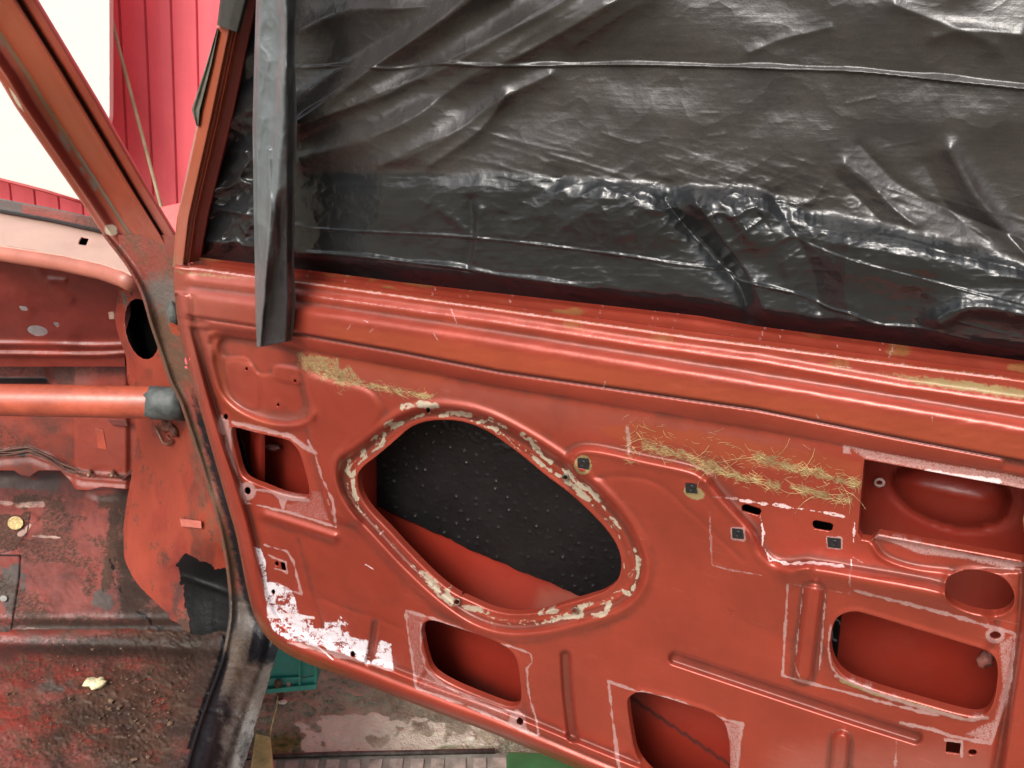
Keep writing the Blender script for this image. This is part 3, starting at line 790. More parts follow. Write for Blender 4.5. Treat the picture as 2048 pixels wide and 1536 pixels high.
# square clip nuts
def cube_prism(quad_px, surf, h0, h1):
    a = [surf.pos(x, y, h1) for x, y in quad_px]; b = [surf.pos(x, y, h0) for x, y in quad_px]
    return a + b, [[0, 3, 2, 1], [4, 5, 6, 7], [0, 1, 5, 4], [1, 2, 6, 5], [2, 3, 7, 6], [3, 0, 4, 7]]
for c_ in clips:
    cx = sum(p[0] for p in c_) / 4; cy = sum(p[1] for p in c_) / 4
    small = [(cx + (x - cx) * 1.04, cy + (y - cy) * 1.04) for x, y in c_]
    h_ = float(np.mean([gh(x + sx, y + sy) for x, y in c_ for sx in (-6, 6) for sy in (-6, 6) if not (min(p[0] for p in c_) < x + sx < max(p[0] for p in c_) and min(p[1] for p in c_) < y + sy < max(p[1] for p in c_))]))
    p1 = cube_prism(small, door_pl, h_ - .008, h_ + .0014)
    rg = [door_pl.pos(cx + 5 * math.cos(t), cy + 5 * math.sin(t), h_ + .0018) for t in np.linspace(0, 2 * math.pi, 13)]
    p2 = tube(rg, .0008, 6, False)
    mkmesh('clip_nut', *join([p1, p2]), M_clip, door, smooth=False)
# screws in ring
M_scr = simple('old_screw', (.16, .13, .10), .5, metal=.6)
for x, y in ((856, 821), (1131, 955), (914, 1204), (1150, 1221)):
    rg = [door_pl.pos(x + 6 * math.cos(t), y + 6 * math.sin(t), -.004) for t in np.linspace(0, 2 * math.pi, 15)]
    mkmesh('screw_boss', *tube(rg, .0011, 6, False), M_scr, door)

# inner window flange (far lip of the window slot)
xs2 = np.arange(360, 2360, 8.0)
V = []; Fc = []
prof2 = [(0, .0, -.034), (0, 3, -.031), (.35, 0, -.030), (.8, 0, -.029), (1.0, 10, -.030), (1.0, 45, -.040)]
f2_ = Fld(np.arange(385, 2360, 5.0), np.linspace(0, 1, 22))
V = []
for v in f2_.ys:
    yy = yT1(f2_.xs) + v * (yT2(f2_.xs) - yT1(f2_.xs) + 34)
    h = -.022 - .010 * ss(.45, 1, np.full(len(f2_.xs), v)) + .0025 * math.exp(-(v / .08) ** 2)
    V.append(door_pl.pos(f2_.xs, yy, h + .0006 * (fbm(f2_.xs / 40, yy * 0 + v * 3, 2, 2) - .5)))
nx_ = len(f2_.xs)
V = np.array(V).reshape(-1, 3)
Fc = [[j * nx_ + i, (j + 1) * nx_ + i, (j + 1) * nx_ + i + 1, j * nx_ + i + 1] for j in range(21) for i in range(nx_ - 1)]
XX = np.tile(f2_.xs, 22); VV = np.repeat(f2_.ys, nx_)
mr = ss(.60, .72, fbm(XX / 60, VV * 4, 12, 3)) * (1 - ss(.4, .8, VV))
mkmesh('window_flange', V, Fc, M_door, door, {'rust': mr * .8 + .55 * (1 - ss(370, 520, XX)) * fbm(XX / 20, VV * 5, 4), 'scuff_glint': ss(.86, .94, vn(XX / 5 + VV * 5, VV * 3 + XX / 9, 3)) * .6, 'haze': .3 * fbm(XX / 90, VV * 2, 5)})

# outer skin seen through the openings
g2 = Fld(np.arange(420, 2330, 8.0), np.r_[np.arange(620, 1560, 8.0), np.arange(1560, 1930, 20.0)])
inner = [(float(x), float(y)) for x, y in outline]
cxm, cym = 1300, 1150
sl, dS = g2.sdf(np.array(outline), 1e5)
g2.K = -dS - 16
G2X, G2Y = g2.X, g2.Y
g2.H = -.080 - .012 * ((G2Y - 1100) / 500) ** 2 + .055 * ss(60, 10, -dS * 1.0) * 0
def closein(d): return .070 * (1 - ss(14, 60, d))
g2.H += closein(-dS)
# recessed outer handle dish bulging inwards
sl, d = g2.sdf(cat(c6([(1080, 280), (1200, 220), (1400, 230), (1560, 300), (1590, 400), (1540, 480), (1400, 505), (1250, 470), (1120, 390)]), True, 3), 60)
g2.H[sl] += .034 * np.sqrt(np.clip(-d / 75, 0, 1)) - .004 * np.exp(-(d / 9) ** 2)
g2.mask('haze')[:] = ss(1120, 1260, G2Y) * .7 * (1 - ss(1150, 1400, G2X)) * 0 + .25 * fbm(G2X / 100, G2Y / 100, 3)
g2.fill('haze', [(1080, 1180), (1200, 1170), (1240, 1230), (1060, 1240)], 30, .9)
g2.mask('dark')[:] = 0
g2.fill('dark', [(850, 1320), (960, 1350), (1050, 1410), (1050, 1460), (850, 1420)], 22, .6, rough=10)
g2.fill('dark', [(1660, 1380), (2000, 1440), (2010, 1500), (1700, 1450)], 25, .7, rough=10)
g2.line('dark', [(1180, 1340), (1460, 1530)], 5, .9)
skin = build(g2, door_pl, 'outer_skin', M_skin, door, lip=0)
V = [door_pl.pos(1759 + 9 * math.cos(t), 965 + 7 * math.sin(t), -.074) for t in np.linspace(0, 2 * math.pi, 13)]
mkmesh('rivet', *tube(V, .0016, 6, False), simple('rivet_metal', (.45, .30, .27), .5), door)

# black dimpled sound-deadening pad glued to the skin
pad = cat([(753, 800), (753, 1013)], False, 2)
padp = [(753, 790), (753, 1012), (800, 1034), (870, 1066), (900, 1078), (935, 1098), (965, 1110), (1010, 1128), (1040, 1143), (1100, 1165), (1172, 1198), (1260, 1236), (1330, 1265), (1340, 960), (1260, 800), (1100, 770)]
gp = Fld(np.arange(740, 1345, 2.5), np.arange(765, 1270, 2.5))
sl, d = gp.sdf(np.array(padp, float), 1e5)
gp.K = -(d + 3 * (fbm(gp.X / 7, gp.Y / 7, 6, 2) - .5) * (gp.Y > 1000))
gp.H = g2.H.max() * 0 - .0725 + .0006 * (fbm(gp.X / 40, gp.Y / 25, 7, 3)) + 0.0
gp.H = gp.H - .012 * ((gp.Y - 1100) / 500) ** 2
nub = np.zeros(gp.X.shape)
ux, uy = (gp.X - 753), (gp.Y - 790)
a_ = math.radians(24)
uu = (ux * math.cos(a_) + uy * math.sin(a_)) / 23.0; vv = (-ux * math.sin(a_) + uy * math.cos(a_)) / 23.0
vi = np.floor(vv); uo = uu + .5 * (vi % 2); ui = np.floor(uo)
jx = (hsh(ui, vi, 3) - .5) * .6; jy = (hsh(ui, vi, 4) - .5) * .6
dd_ = np.hypot(uo - ui - .5 - jx, vv - vi - .5 - jy) * 23
amp = .1 + .9 * hsh(ui, vi, 8) * ss(.25, .5, fbm(gp.X / 60, gp.Y / 60, 66, 3) + .1)
nub = np.exp(-(dd_ / 2.4) ** 2) * amp
gp.H = gp.H + .0030 * nub
wr = np.exp(-((gp.Y - (850 + (gp.X - 900) * .36)) / 18) ** 2) * ss(.45, .7, vn(gp.X / 7, gp.Y / 5, 9))
gp.H += .0015 * wr * (gp.X > 820)
gp.mask('nub')[:] = ss(.55, .85, nub)
M_pad = paint('bitumen_pad', (.0055, .0045, .005), .5, [('nub', (.10, .09, .09), .35, 200, .5, .3)], bump=.35, bscale=500, mott=.2, mscale=20, spec=.25, bump2=(60, .5, .003))  # nub colour paints the pale glints on the bump tops
build(gp, door_pl, 'sound_deadening_pad', M_pad, door, lip=.004)
# second pad edge seen through the right opening
gq = Fld(np.arange(1440, 1695, 4.0), np.arange(980, 1330, 4.0))
gq.H[:] = -.076; gq.K = np.minimum(gq.K, 1683 - (gq.Y - 1225) * .10 - gq.X); gq.H += .0012 * vn(gq.X / 6, gq.Y / 6, 2)
gq.K = np.minimum(gq.K, 600 - 0 * gq.X)
gq.mask('nub')[:] = ss(.7, .85, vn(gq.X / 8, gq.Y / 8, 4))
build(gq, door_pl, 'sound_deadening_pad', M_pad, door, lip=.003)
# latch rod bracket seen in opening A (vertical partition) and rough weld spot
gr = Fld(np.arange(500, 531, 3.0), np.arange(845, 1050, 4.0))
gr.H = -.045 + .006 * np.sin((gr.X - 500) / 30 * math.pi)
build(gr, door_pl, 'window_guide_channel', M_skin, door, lip=.012)
def blobmesh(c, rx, ry, rz, seed=0, n=14, amp=.3):
    V = []; Fc = []
    for i in range(n // 2 + 1):
        th = math.pi * i / (n // 2)
        for j in range(n):
            ph = 2 * math.pi * j / n
            p = np.array([math.sin(th) * math.cos(ph), math.sin(th) * math.sin(ph), math.cos(th)])
            k = 1 + amp * (hsh(np.array(i if 0 < i < n // 2 else 99), np.array(j if 0 < i < n // 2 else i), seed) - .5) * 2
            V.append(c + p * np.array([rx, ry, rz]) * k)
    for i in range(n // 2):
        for j in range(n):
            j2 = (j + 1) % n
            Fc.append([i * n + j, (i + 1) * n + j, (i + 1) * n + j2, i * n + j2])
    return V, Fc
M_weld = simple('rough_weld', (.15, .045, .035), .7, .6, 300, .3, 60)
mkmesh('weld_bead', *blobmesh(door_pl.pos(545, 895, -.07), .014, .006, .005, 3), M_weld, door)
mkmesh('weld_bead', *blobmesh(door_pl.pos(1972, 1318, -.03), .008, .006, .009, 5), bpy.data.materials['rough_weld'], door)
# bits at right border of the handle opening
mkmesh('lock_rod', *tube([door_pl.pos(2062, 1015, -.02), door_pl.pos(2056, 1040, -.02), door_pl.pos(2058, 1062, -.025)], .004), simple('brass_rod', (.5, .36, .16), .45, metal=.4), door)

# window frame, front bar
def ribbon(rows, surf_fn, name, mat, parent, attrs=None, lip=0):
    """rows: list of polylines sampled alike (n points each); surf positions given directly"""
    R_ = len(rows); n = len(rows[0]); V = np.array(rows).reshape(-1, 3)
    Fc = [[i * n + k, i * n + k + 1, (i + 1) * n + k + 1, (i + 1) * n + k] for i in range(R_ - 1) for k in range(n - 1)]
    return mkmesh(name, V, Fc, mat, parent, attrs)
def bar(left, right, prof, surf, n=60, m=40):
    """sweep a cross profile [(u, h)] between two pixel polylines; returns grid of points and u,v"""
    L_ = np.array(left, float); R_ = np.array(right, float)
    def samp(A):
        s_ = np.r_[0, np.cumsum(np.hypot(*np.diff(A, axis=0).T))]; t = np.linspace(0, s_[-1], n)
        return np.stack([np.interp(t, s_, A[:, 0]), np.interp(t, s_, A[:, 1])], 1)
    a, b = samp(L_), samp(R_); u = np.linspace(0, 1, m)
    pu = np.array(prof); h = np.interp(u, pu[:, 0], pu[:, 1])
    P = a[:, None] * (1 - u)[None, :, None] + b[:, None] * u[None, :, None]
    return P, u, h
def barmesh(name, left, right, prof, surf, mat, parent, maskfn=None, n=60, m=44, hfn=None):
    P, u, h = bar(left, right, prof, surf, n, m)
    Hh = np.broadcast_to(h, P.shape[:2]).copy()
    if hfn: Hh += hfn(P[..., 0], P[..., 1], np.broadcast_to(u, P.shape[:2]))
    W = surf.pos(P[..., 0], P[..., 1], Hh)
    at_ = {k: v.ravel() for k, v in maskfn(P[..., 0], P[..., 1], np.broadcast_to(u, P.shape[:2])).items()} if maskfn else None
    Fc = [[i * m + k, (i + 1) * m + k, (i + 1) * m + k + 1, i * m + k + 1] for i in range(n - 1) for k in range(m - 1)]
    return mkmesh(name, W.reshape(-1, 3), Fc, mat, parent, at_)
fprof = [(0, -.02), (.05, 0), (.30, .006), (.36, .006), (.42, -.004), (.50, -.006), (.55, -.002), (.60, -.010), (.66, -.014), (.95, -.022), (1, -.045)]
def fmask(x, y, u):
    return {'orange': (1 - ss(.36, .44, u)) * .9, 'deep': ss(.62, .68, u) * .75, 'haze': .45 * ss(200, 500, y) * (1 - ss(.5, .6, u)), 'brown': .4 * fbm(x / 20, y / 60, 4) * (u < .1) + ss(495, 520, y) * .35}
frame = barmesh('window_frame', [(495, -320), (437, 40), (395, 240), (353, 440), (345, 534)], [(590, -320), (518, 0), (470, 230), (420, 430), (404, 520)], fprof, door_pl, M_pillar, door, fmask, n=90)
barmesh('window_frame', [(2318, -320), (2330, 0), (2336, 400), (2338, 800)], [(2372, -320), (2380, 0), (2382, 400), (2382, 800)], [(0, -.045), (.2, -.02), (.5, 0), (.8, .002), (1, -.02)], door_pl, M_pillar, door, None, n=40)
# dark rubber at the frame top and loose weatherstrip
barmesh('window_seal', [(505, -320), (440, 0), (434, 50)], [(560, -320), (497, 0), (479, 66)], [(0, .004), (.1, .012), (.5, .016), (.9, .013), (1, .004)], door_pl, M_rubber, door, None, 30, 20,
        hfn=lambda x, y, u: .0015 * (fbm(x / 12, y / 30, 3) - .5))
wsL = [(434, 55), (412, 130), (383, 220), (393, 252)]; wsR = [(437, 60), (424, 130), (402, 222), (397, 252)]
barmesh('loose_weatherstrip', wsL, wsR, [(0, -.01), (.15, .004), (.5, .001), (.85, .006), (1, -.01)], door_pl, simple('old_weatherstrip', (.085, .08, .06), .7, .5, 200, .3, 40), door, None, 30, 14)

# ================================================================== PLASTIC SHEET
xs = np.r_[np.arange(-0, 0), np.arange(396, 2060, 2.25), np.arange(2066, 2340, 9.0)]
ys = np.r_[np.arange(-300, -20, 12.0), np.arange(-12, 780, 2.25)]
p = Fld(xs, ys); X, Y = p.X, p.Y
fr_r = I([(-320, 590), (0, 518), (230, 470), (430, 420), (520, 404), (800, 380)])
p.K = np.minimum(X - fr_r(Y) + 6, yT1(X) + 22 - Y)
H = -.030 + 0 * X
H += .022 * (fbm(X / 300, Y / 190, 41, 2) - .5)
# fan of diagonal folds
def fold(pts, w, h, sharp=False, asym=0):
    c = cat(pts); w = w * 1.15; sl, d = p.dist(c, w * 4)
    if w > 9: d = np.abs(d + w * .45 * (fbm(X[sl] / 110, Y[sl] / 110, int(w * 7) % 91, 2) - .5))
    H[sl] += h * (1 + .5 * (fbm(X[sl] / 150, Y[sl] / 150, 5, 2) - .5)) * np.exp(-(np.sqrt(d * d + 4) / w) ** 1.35)
fold([(560, 260), (722, 150), (840, 70), (990, -40)], 26, .022)
fold([(600, 250), (760, 190), (900, 125), (1120, 0), (1180, -60)], 22, .013)
fold([(600, 320), (800, 250), (930, 160), (1060, 100), (1300, -40)], 34, .016)
fold([(760, 330), (900, 270), (1000, 200), (1100, 150)], 22, .009)
fold([(860, 330), (960, 260), (1010, 190)], 16, .006)
fold([(600, 60), (700, 22), (850, 12), (1000, -30)], 16, .006)
fold([(620, 190), (700, 120), (820, 40), (900, -20)], 22, -.004)
fold([(1000, 110), (1100, 50), (1200, 0)], 22, .005); fold([(1150, 90), (1240, 30), (1300, 0)], 20, .004)
# horizontal bag creases: sharp fold lines
cr1 = [(596, 137), (700, 131), (780, 138), (880, 128), (1000, 133), (1230, 130), (1400, 133), (1550, 138), (1700, 143), (1800, 152), (1900, 163), (2060, 180), (2330, 215)]
cr2 = [(596, 506), (700, 512), (830, 526), (930, 538), (1000, 552), (1100, 566), (1200, 580)]
cr3 = [(620, 458), (760, 465), (900, 472), (1060, 488), (1250, 512), (1350, 528), (1452, 541), (1482, 563), (1600, 590), (1660, 617), (1700, 628), (1760, 650), (1830, 655), (1900, 672), (2000, 694), (2060, 705), (2330, 760)]
def crease(pts, w, h, st=0, w2=None):
    c = np.array(cat(pts)); sl, d = p.dist(c, w * 6)
    yc = np.interp(X[sl], c[:, 0], c[:, 1]); s_ = Y[sl] - yc
    t = (X[sl] - c[0, 0]) / (c[-1, 0] - c[0, 0]); ww = w + ((w2 or w) - w) * np.clip(t, 0, 1)
    ww = ww * (.6 + .8 * vn(X[sl] / 90, Y[sl] * 0, 8))
    inx = ss(c[0, 0] - 4, c[0, 0] + 25, X[sl]) * (1 - ss(c[-1, 0] - 25, c[-1, 0] + 4, X[sl]))
    up_ = np.clip((s_ + ww) / np.maximum(ww, .1), 0, 1) * (1 - ss(-.5, 3.2, s_))
    H[sl] += inx * h * ww / w * up_
    if st: H[sl] += inx * st * (1 - ss(0, 60, s_)) * ss(-w, w, s_)
crease(cr1, 5, .0022, .0, 13); crease(cr2, 9, .0034, .001); crease(cr3, 4, .0020, .0, 6)
crease([(1620, 455), (1790, 475), (1900, 505), (2060, 540)], 4, .0014, .001)
crease([(1600, 480), (1700, 520), (1850, 560), (2000, 600), (2060, 615)], 4, .0012, .001)
crease([(1224, 588), (1350, 600), (1450, 610)], 4, .001, .001)
crease([(1900, 640), (2060, 680)], 4, .001)
# doubled lower layer: its top edge bulges
yB = I([(400, 355), (640, 342), (1000, 343), (1150, 352), (1300, 362), (1400, 372), (1500, 372), (1560, 395), (1600, 412), (1720, 440), (1800, 455), (1900, 478), (2048, 520), (2340, 590)])
bamp = I([(400, .2), (640, .35), (980, .45), (1150, 1.0), (1300, 1.5), (1480, 1.5), (1600, 1.1), (1900, 1), (2340, 1)])
s_ = Y - yB(X) + 10 * (fbm(X / 30, Y / 200, 15, 3) - .5)
H += .013 * bamp(X) * ss(-6, 46, s_) * (1 - .8 * ss(60, 170, s_))
low = ss(0, 10, s_)
# hanging folds under the bulge
fold([(1330, 400), (1370, 450), (1430, 510), (1480, 570), (1500, 640)], 18, -.016)
fold([(1390, 400), (1440, 470), (1490, 540), (1530, 620)], 16, .010)
fold([(1440, 400), (1480, 450), (1500, 480)], 12, .005); fold([(1480, 400), (1530, 450), (1560, 500)], 12, -.004)
fold([(1550, 400), (1590, 470), (1620, 530), (1640, 620)], 20, -.006); fold([(1500, 420), (1570, 520), (1600, 640)], 24, .005)
fold([(1700, 470), (1690, 560), (1700, 640)], 24, .006); fold([(1850, 560), (1830, 640), (1860, 680)], 22, -.006); fold([(1880, 640), (1950, 615), (2048, 630)], 20, .016)
fold([(1690, 330), (1740, 370), (1790, 420), (1830, 450)], 12, .005); fold([(1670, 350), (1720, 400), (1760, 440)], 9, -.002)
fold([(1900, 300), (1950, 390), (2000, 450), (2060, 520)], 18, .007); fold([(1850, 330), (1900, 420), (1980, 480)], 22, -.004)
fold([(1720, 290), (1800, 370), (1900, 420), (2048, 480)], 10, -.003)
fold([(940, 400), (945, 450), (940, 500), (935, 535)], 9, -.005); fold([(958, 420), (955, 470), (948, 520)], 9, .004); fold([(880, 420), (920, 450), (940, 470)], 8, .003)
fold([(1130, 350), (1060, 400), (1010, 430)], 12, -.003); fold([(1210, 375), (1190, 410), (1140, 440)], 14, .003)
fold([(1660, 55), (1560, 80), (1500, 105)], 8, .002); fold([(1790, 10), (1920, 60), (1990, 90)], 16, .004); fold([(1870, 75), (1930, 60), (2040, 70)], 14, .004)
# fine diagonal tension creases
rnd = random.Random(11)
for _ in range(46):
    x = rnd.uniform(900, 1850); y = float(yB(x)) - rnd.uniform(5, 90); L_ = rnd.uniform(60, 260); k = rnd.uniform(.22, .36)
    fold([(x, y), (x + L_ * .5, y + L_ * .5 * k + rnd.uniform(-3, 3)), (x + L_, y + L_ * k)], 2.6, rnd.uniform(.0002, .0008))
for _ in range(12):
    x = rnd.uniform(610, 1900); y = rnd.uniform(0, 300); L_ = rnd.uniform(15, 60); a = rnd.uniform(.4, .8) if x < 1150 else rnd.uniform(-.5, .1)
    fold([(x, y), (x + L_ * .5 * math.cos(a), y + L_ * .5 * math.sin(a)), (x + L_ * math.cos(a), y + L_ * math.sin(a))], 2.4, rnd.uniform(.0003, .0009))
# crumples
rA = np.exp(-(((X - 1420) / 330) ** 2 + ((Y - 420) / 85) ** 2))
rB = (1 - ss(500, 620, X)) * ss(150, 300, Y)
rC = low * .35
H += (.006 * rA + .011 * rB + .005 * rC) * (ridged(X / 85 + Y / 120, Y / 60 - X / 300, 51, 3) - .45)
H += (.0002 + .0007 * rA + .0012 * rB + .0003 * low) * (ridged(X / 34, Y / 24, 61, 2) - .45)
H += .0004 * (ridged(X / 90, Y / 14, 71, 2) - .5) * (.4 + low)
# left part, bunched behind the strip
for k in range(9):
    y0 = 60 + k * 52
    fold([(430, y0 + 60), (470, y0 + 20), (520, y0 - 20)], 13, .006 * (1 if k % 2 else -.8))
H += -.012 * np.exp(-((X - 600) / 14) ** 2) * 0
p.H = H * 1.0; p.H = np.where(Y > yT1(X) - 40, p.H * (1 - ss(-40, 8, Y - yT1(X))) + -.050 * ss(-40, 8, Y - yT1(X)), p.H)
p.mask('brown')[:] = (1 - low) * (.45 + .35 * fbm(X / 90, Y / 90, 14, 3)) * ss(560, 640, X) + .2 * fbm(X / 60, Y / 60, 19, 3)
sheet_o = door_pl.pos(1200, 600, -.026)
film = build(p, door_pl, 'plastic_sheet', M_film, None, lip=0, origin=sheet_o)
tag(film, 'black bin-liner plastic sheet stretched wrinkled over the door window opening', 'plastic sheet')

# hanging folded strip
xs = np.arange(500, 604, 2.0); ys = np.arange(-300, 712, 3.0)
s = Fld(xs, ys); X, Y = s.X, s.Y
lft = I([(-300, 522), (0, 512), (100, 509), (250, 505), (400, 507), (560, 510), (640, 511), (698, 514)]); rgt = I([(-300, 600), (0, 591), (110, 588), (250, 592), (400, 588), (520, 587), (600, 589), (690, 583)])
s.K = np.minimum(X - lft(Y), rgt(Y) - X + 2 * (vn(Y / 40, Y * 0, 5) - .5)); s.K = np.minimum(s.K, 695 - (X - 515) * .20 - Y)
uu = (X - lft(Y)) / (rgt(Y) - lft(Y))
fold_u = I([(-300, .55), (0, .75), (100, .8), (250, .7), (400, .55), (480, .42), (560, .28), (690, .12)])(Y) + .10 * (fbm(Y / 60, Y * 0 + 2, 3, 3) - .5)
s.H = .030 + .012 * np.exp(-((uu - fold_u) / .18) ** 2) * (1 - ss(560, 700, Y)) + .010 * ss(0, .12, uu) - .014 * ss(.8, 1, uu)
s.H += .0035 * (ridged(X / 45, Y / 90, 81, 2) - .5) * (1 - ss(450, 560, Y)) + .002 * (ridged(X / 30, Y / 120, 83, 2) - .5)
sl, d = s.dist(cat([(538, 300), (540, 420), (534, 500), (530, 560), (524, 640), (518, 690)]), 30)
s.H[sl] += .006 * np.exp(-(d / 5) ** 2)
s.mask('brown')[:] = .25 * fbm(X / 40, Y / 60, 3) + 1.25 * ss(-.06, .06, uu - fold_u) * ss(300, 520, Y) + .55 * ss(.72, .84, uu) * (1 - ss(300, 520, Y))  # darker past the fold, leaving the painted sky sheen on the left facet
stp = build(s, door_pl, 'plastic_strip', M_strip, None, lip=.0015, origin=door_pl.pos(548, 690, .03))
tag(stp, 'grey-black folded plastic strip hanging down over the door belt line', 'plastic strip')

# ================================================================== CAR BODY
body = car
# ---- windscreen pillar
pil = Tps([(350, 470, 1.17), (77, 0, .98), (215, 480, 1.24), (0, 162, 1.03), (-250, -280, .86), (-120, -330, .84)])
def pm(x, y, u):
    tv = fbm(x / 30, y / 60, 6, 3)
    return {'orange': np.exp(-((u - .55) / .2) ** 2) * (1 - ss(250, 430, y)) * .9,
            'deep': np.clip(np.exp(-((u - .2) / .08) ** 2) * .8 + ss(.80, .84, u) * .35, 0, 1),
            'haze': np.clip(ss(.80, .82, u) * .20 + ss(330, 480, y) * .5 + .6 * np.exp(-((u - .11) / .03) ** 2), 0, 1),
            'brown': np.exp(-((u - .36) / .035) ** 2) * .95,
            'grey': np.exp(-((u - .37) / .02) ** 2) * ss(250, 330, y) * .8 + .7 * np.exp(-((u - .30) / .05) ** 2) * ss(.5, .7, tv),
            'pale': np.clip(np.exp(-((x - 222) / 13) ** 2 - ((y - 460) / 11) ** 2) * 1.3 + .8 * np.exp(-((u - .06) / .03) ** 2) * np.exp(-((y - 200) / 30) ** 2), 0, 1),
            'black': np.exp(-((u - .795) / .012) ** 2)}
pprof = [(0, -.03), (.02, -.002), (.07, .004), (.11, .006), (.14, .002), (.24, -.010), (.34, -.014), (.38, -.013), (.42, -.006), (.60, .004), (.68, .006), (.73, .010), (.765, .008), (.78, -.006), (.80, -.016), (.815, -.004), (.86, .004), (.95, .004), (.985, -.004), (1, -.03)]
barmesh('windscreen_pillar', [(-330, -290), (0, 162), (31, 215), (162, 403), (216, 484), (232, 505)], [(-130, -330), (77, 0), (200, 205), (300, 380), (353, 468), (362, 486)], pprof, pil, M_pillar, body, pm, n=130, m=90)

# ---- hinge post and sill (one pressed surface sweeping from pillar to sill)
jm = Tps([(345, 490, 1.165), (230, 500, 1.235), (360, 700, 1.26), (320, 700, 1.30), (440, 1000, 1.37), (410, 1000, 1.42), (500, 1200, 1.47), (458, 1210, 1.50), (560, 1300, 1.46), (440, 1330, 1.42), (540, 1400, 1.34), (400, 1440, 1.30), (500, 1536, 1.24), (370, 1536, 1.22), (340, 1700, 1.06), (470, 1700, 1.08)])
j = Fld(np.arange(200, 640, 2.5), np.arange(470, 1720, 2.5)); X, Y = j.X, j.Y
left = np.array([(470, 205), (484, 215), (534, 253), (587, 281), (650, 300), (706, 319), (760, 337), (806, 359), (853, 375), (917, 396), (1005, 422), (1071, 440), (1146, 453), (1212, 458), (1265, 453), (1326, 440), (1410, 409), (1476, 387), (1536, 370), (1720, 320)])
xl = lambda y: np.interp(y, left[:, 0], left[:, 1])
xl_s = cat([(b, a) for a, b in left]); xl = lambda y: np.interp(y, xl_s[:, 1], xl_s[:, 0])
xr = I([(470, 352), (500, 368), (560, 392), (700, 430), (900, 490), (1100, 545), (1260, 590), (1300, 556), (1380, 532), (1450, 512), (1536, 488), (1720, 430)])
dl = X - xl(Y); dr = xr(Y) - X
j.K = np.minimum(dl, dr + 4 * (fbm(X / 14, Y / 14, 3, 2) - .5))
j.H = .012 * np.exp(-((dl - 4) / 5) ** 2) - .012 * (1 - ss(0, 5, dl))
# inner flange then recessed channel then outer face
j.H += -.010 * ss(8, 22, dl) * (1 - ss(1200, 1330, Y)) - .006 * np.exp(-((dl - 40) / 14) ** 2) * ss(650, 800, Y) * (1 - ss(1150, 1250, Y))
fs = ss(1220, 1300, Y)
j.H += fs * (.016 * np.exp(-((dl - 32) / 26) ** 2) - .012 * np.exp(-((dl - 92) / 12) ** 2) + .004 * (fbm(X / 30, Y / 40, 5, 4) - .5))
for yy in (1200, 1330, 1420): 
    j.H += -.0025 * np.exp(-((Y - yy - .15 * dl) / 5) ** 2) * (dl < 80)
j.H += .0015 * (fbm(X / 25, Y / 40, 15, 4) - .5)
# plugs and holes in the post
for (x, y, rx, ry) in [(376, 720, 7, 9), (372, 735, 3, 3), (381, 742, 3, 3), (449, 903, 2.5, 3)]:
    j.hole(circ(x, y, rx, ry), False)
rd = j.mask('red'); rd[:] = (1 - ss(1165, 1200, Y + 12 * (fbm(X / 12, Y / 12, 3) - .5))) * .98 - .25 * ss(.45, .7, fbm(X / 22, Y / 40, 5))
br = j.mask('brown'); br[:] = .5 * ss(.48, .66, fbm(X / 16, Y / 26, 19, 4)) * (Y < 1200) + .85 * np.exp(-((Y - 690) / 90) ** 2) * fbm(X / 25, Y / 35, 9, 4) * 1.5 + .75 * np.exp(-((dl - 9) / 9) ** 2) * ss(560, 700, Y) * (1 - ss(1150, 1250, Y)) + .7 * ss(1230, 1300, Y) * (1 - ss(1330, 1420, Y)) * (dl < 80)
gy = j.mask('grey'); gy[:] = np.clip(.25 * (fbm(X / 10, Y / 10, 61, 3) - .5) * (Y > 1180) + .95 * np.exp(-((Y - 585) / 40) ** 2 - ((X - 320) / 40) ** 2) + np.exp(-((X - 345) / 14) ** 2 - ((Y - 620) / 26) ** 2) + .45 * ss(1180, 1300, Y), 0, 1)
pa = j.mask('pale'); pa[:] = .52 * ss(1340, 1480, Y) * np.exp(-((dl - 100) / 16) ** 2) + .55 * ss(1300, 1500, Y) * fbm(X / 14, Y / 14, 8, 3)
ta = j.mask('tar_shade'); ta[:] = .5 * ss(1330, 1500, Y) * ss(.35, .6, fbm(X / 26, Y / 40, 69, 3)) + .9 * ss(1260, 1340, Y) * (1 - ss(10, 26, dl)) + .85 * ss(1340, 1460, Y) * (1 - ss(40, 75, dl)) * (.6 + .6 * fbm(X / 22, Y / 40, 63, 3)) + .9 * ss(1110, 1250, Y) * (1 - ss(1300, 1360, Y)) * ss(42, 60, dl)
doorx = np.interp(Y, [700, 870, 1062, 1175, 1270], [368, 415, 470, 493, 530]); ta[:] = np.maximum(ta, .75 * (1 - ss(4, 26, doorx - X)) * ss(700, 860, Y) * (Y < 1290))  # shade along the door edge, painted dark on the post
ta[:] = np.maximum(ta, .8 * (1 - ss(10, 22, dr)) * ss(640, 800, Y) * (1 - ss(1200, 1280, Y)))
build(j, jm, 'hinge_post_and_sill', M_sill, body, lip=.014)
# grey rubber plug and hinge leaf next to the door
mkmesh('body_plug', *blobmesh(jm.pos(346, 628, .002), .007, .005, .020, 2, 14, .06), simple('plug_putty', (.07, .075, .07), .7, .4, 200, .3, 60), body)
q = [jm.pos(*v, .012) for v in ((344, 645), (362, 655), (372, 672), (350, 664))]
mkmesh('door_hinge', *slab(q, .006), M_pillar, body, smooth=False)

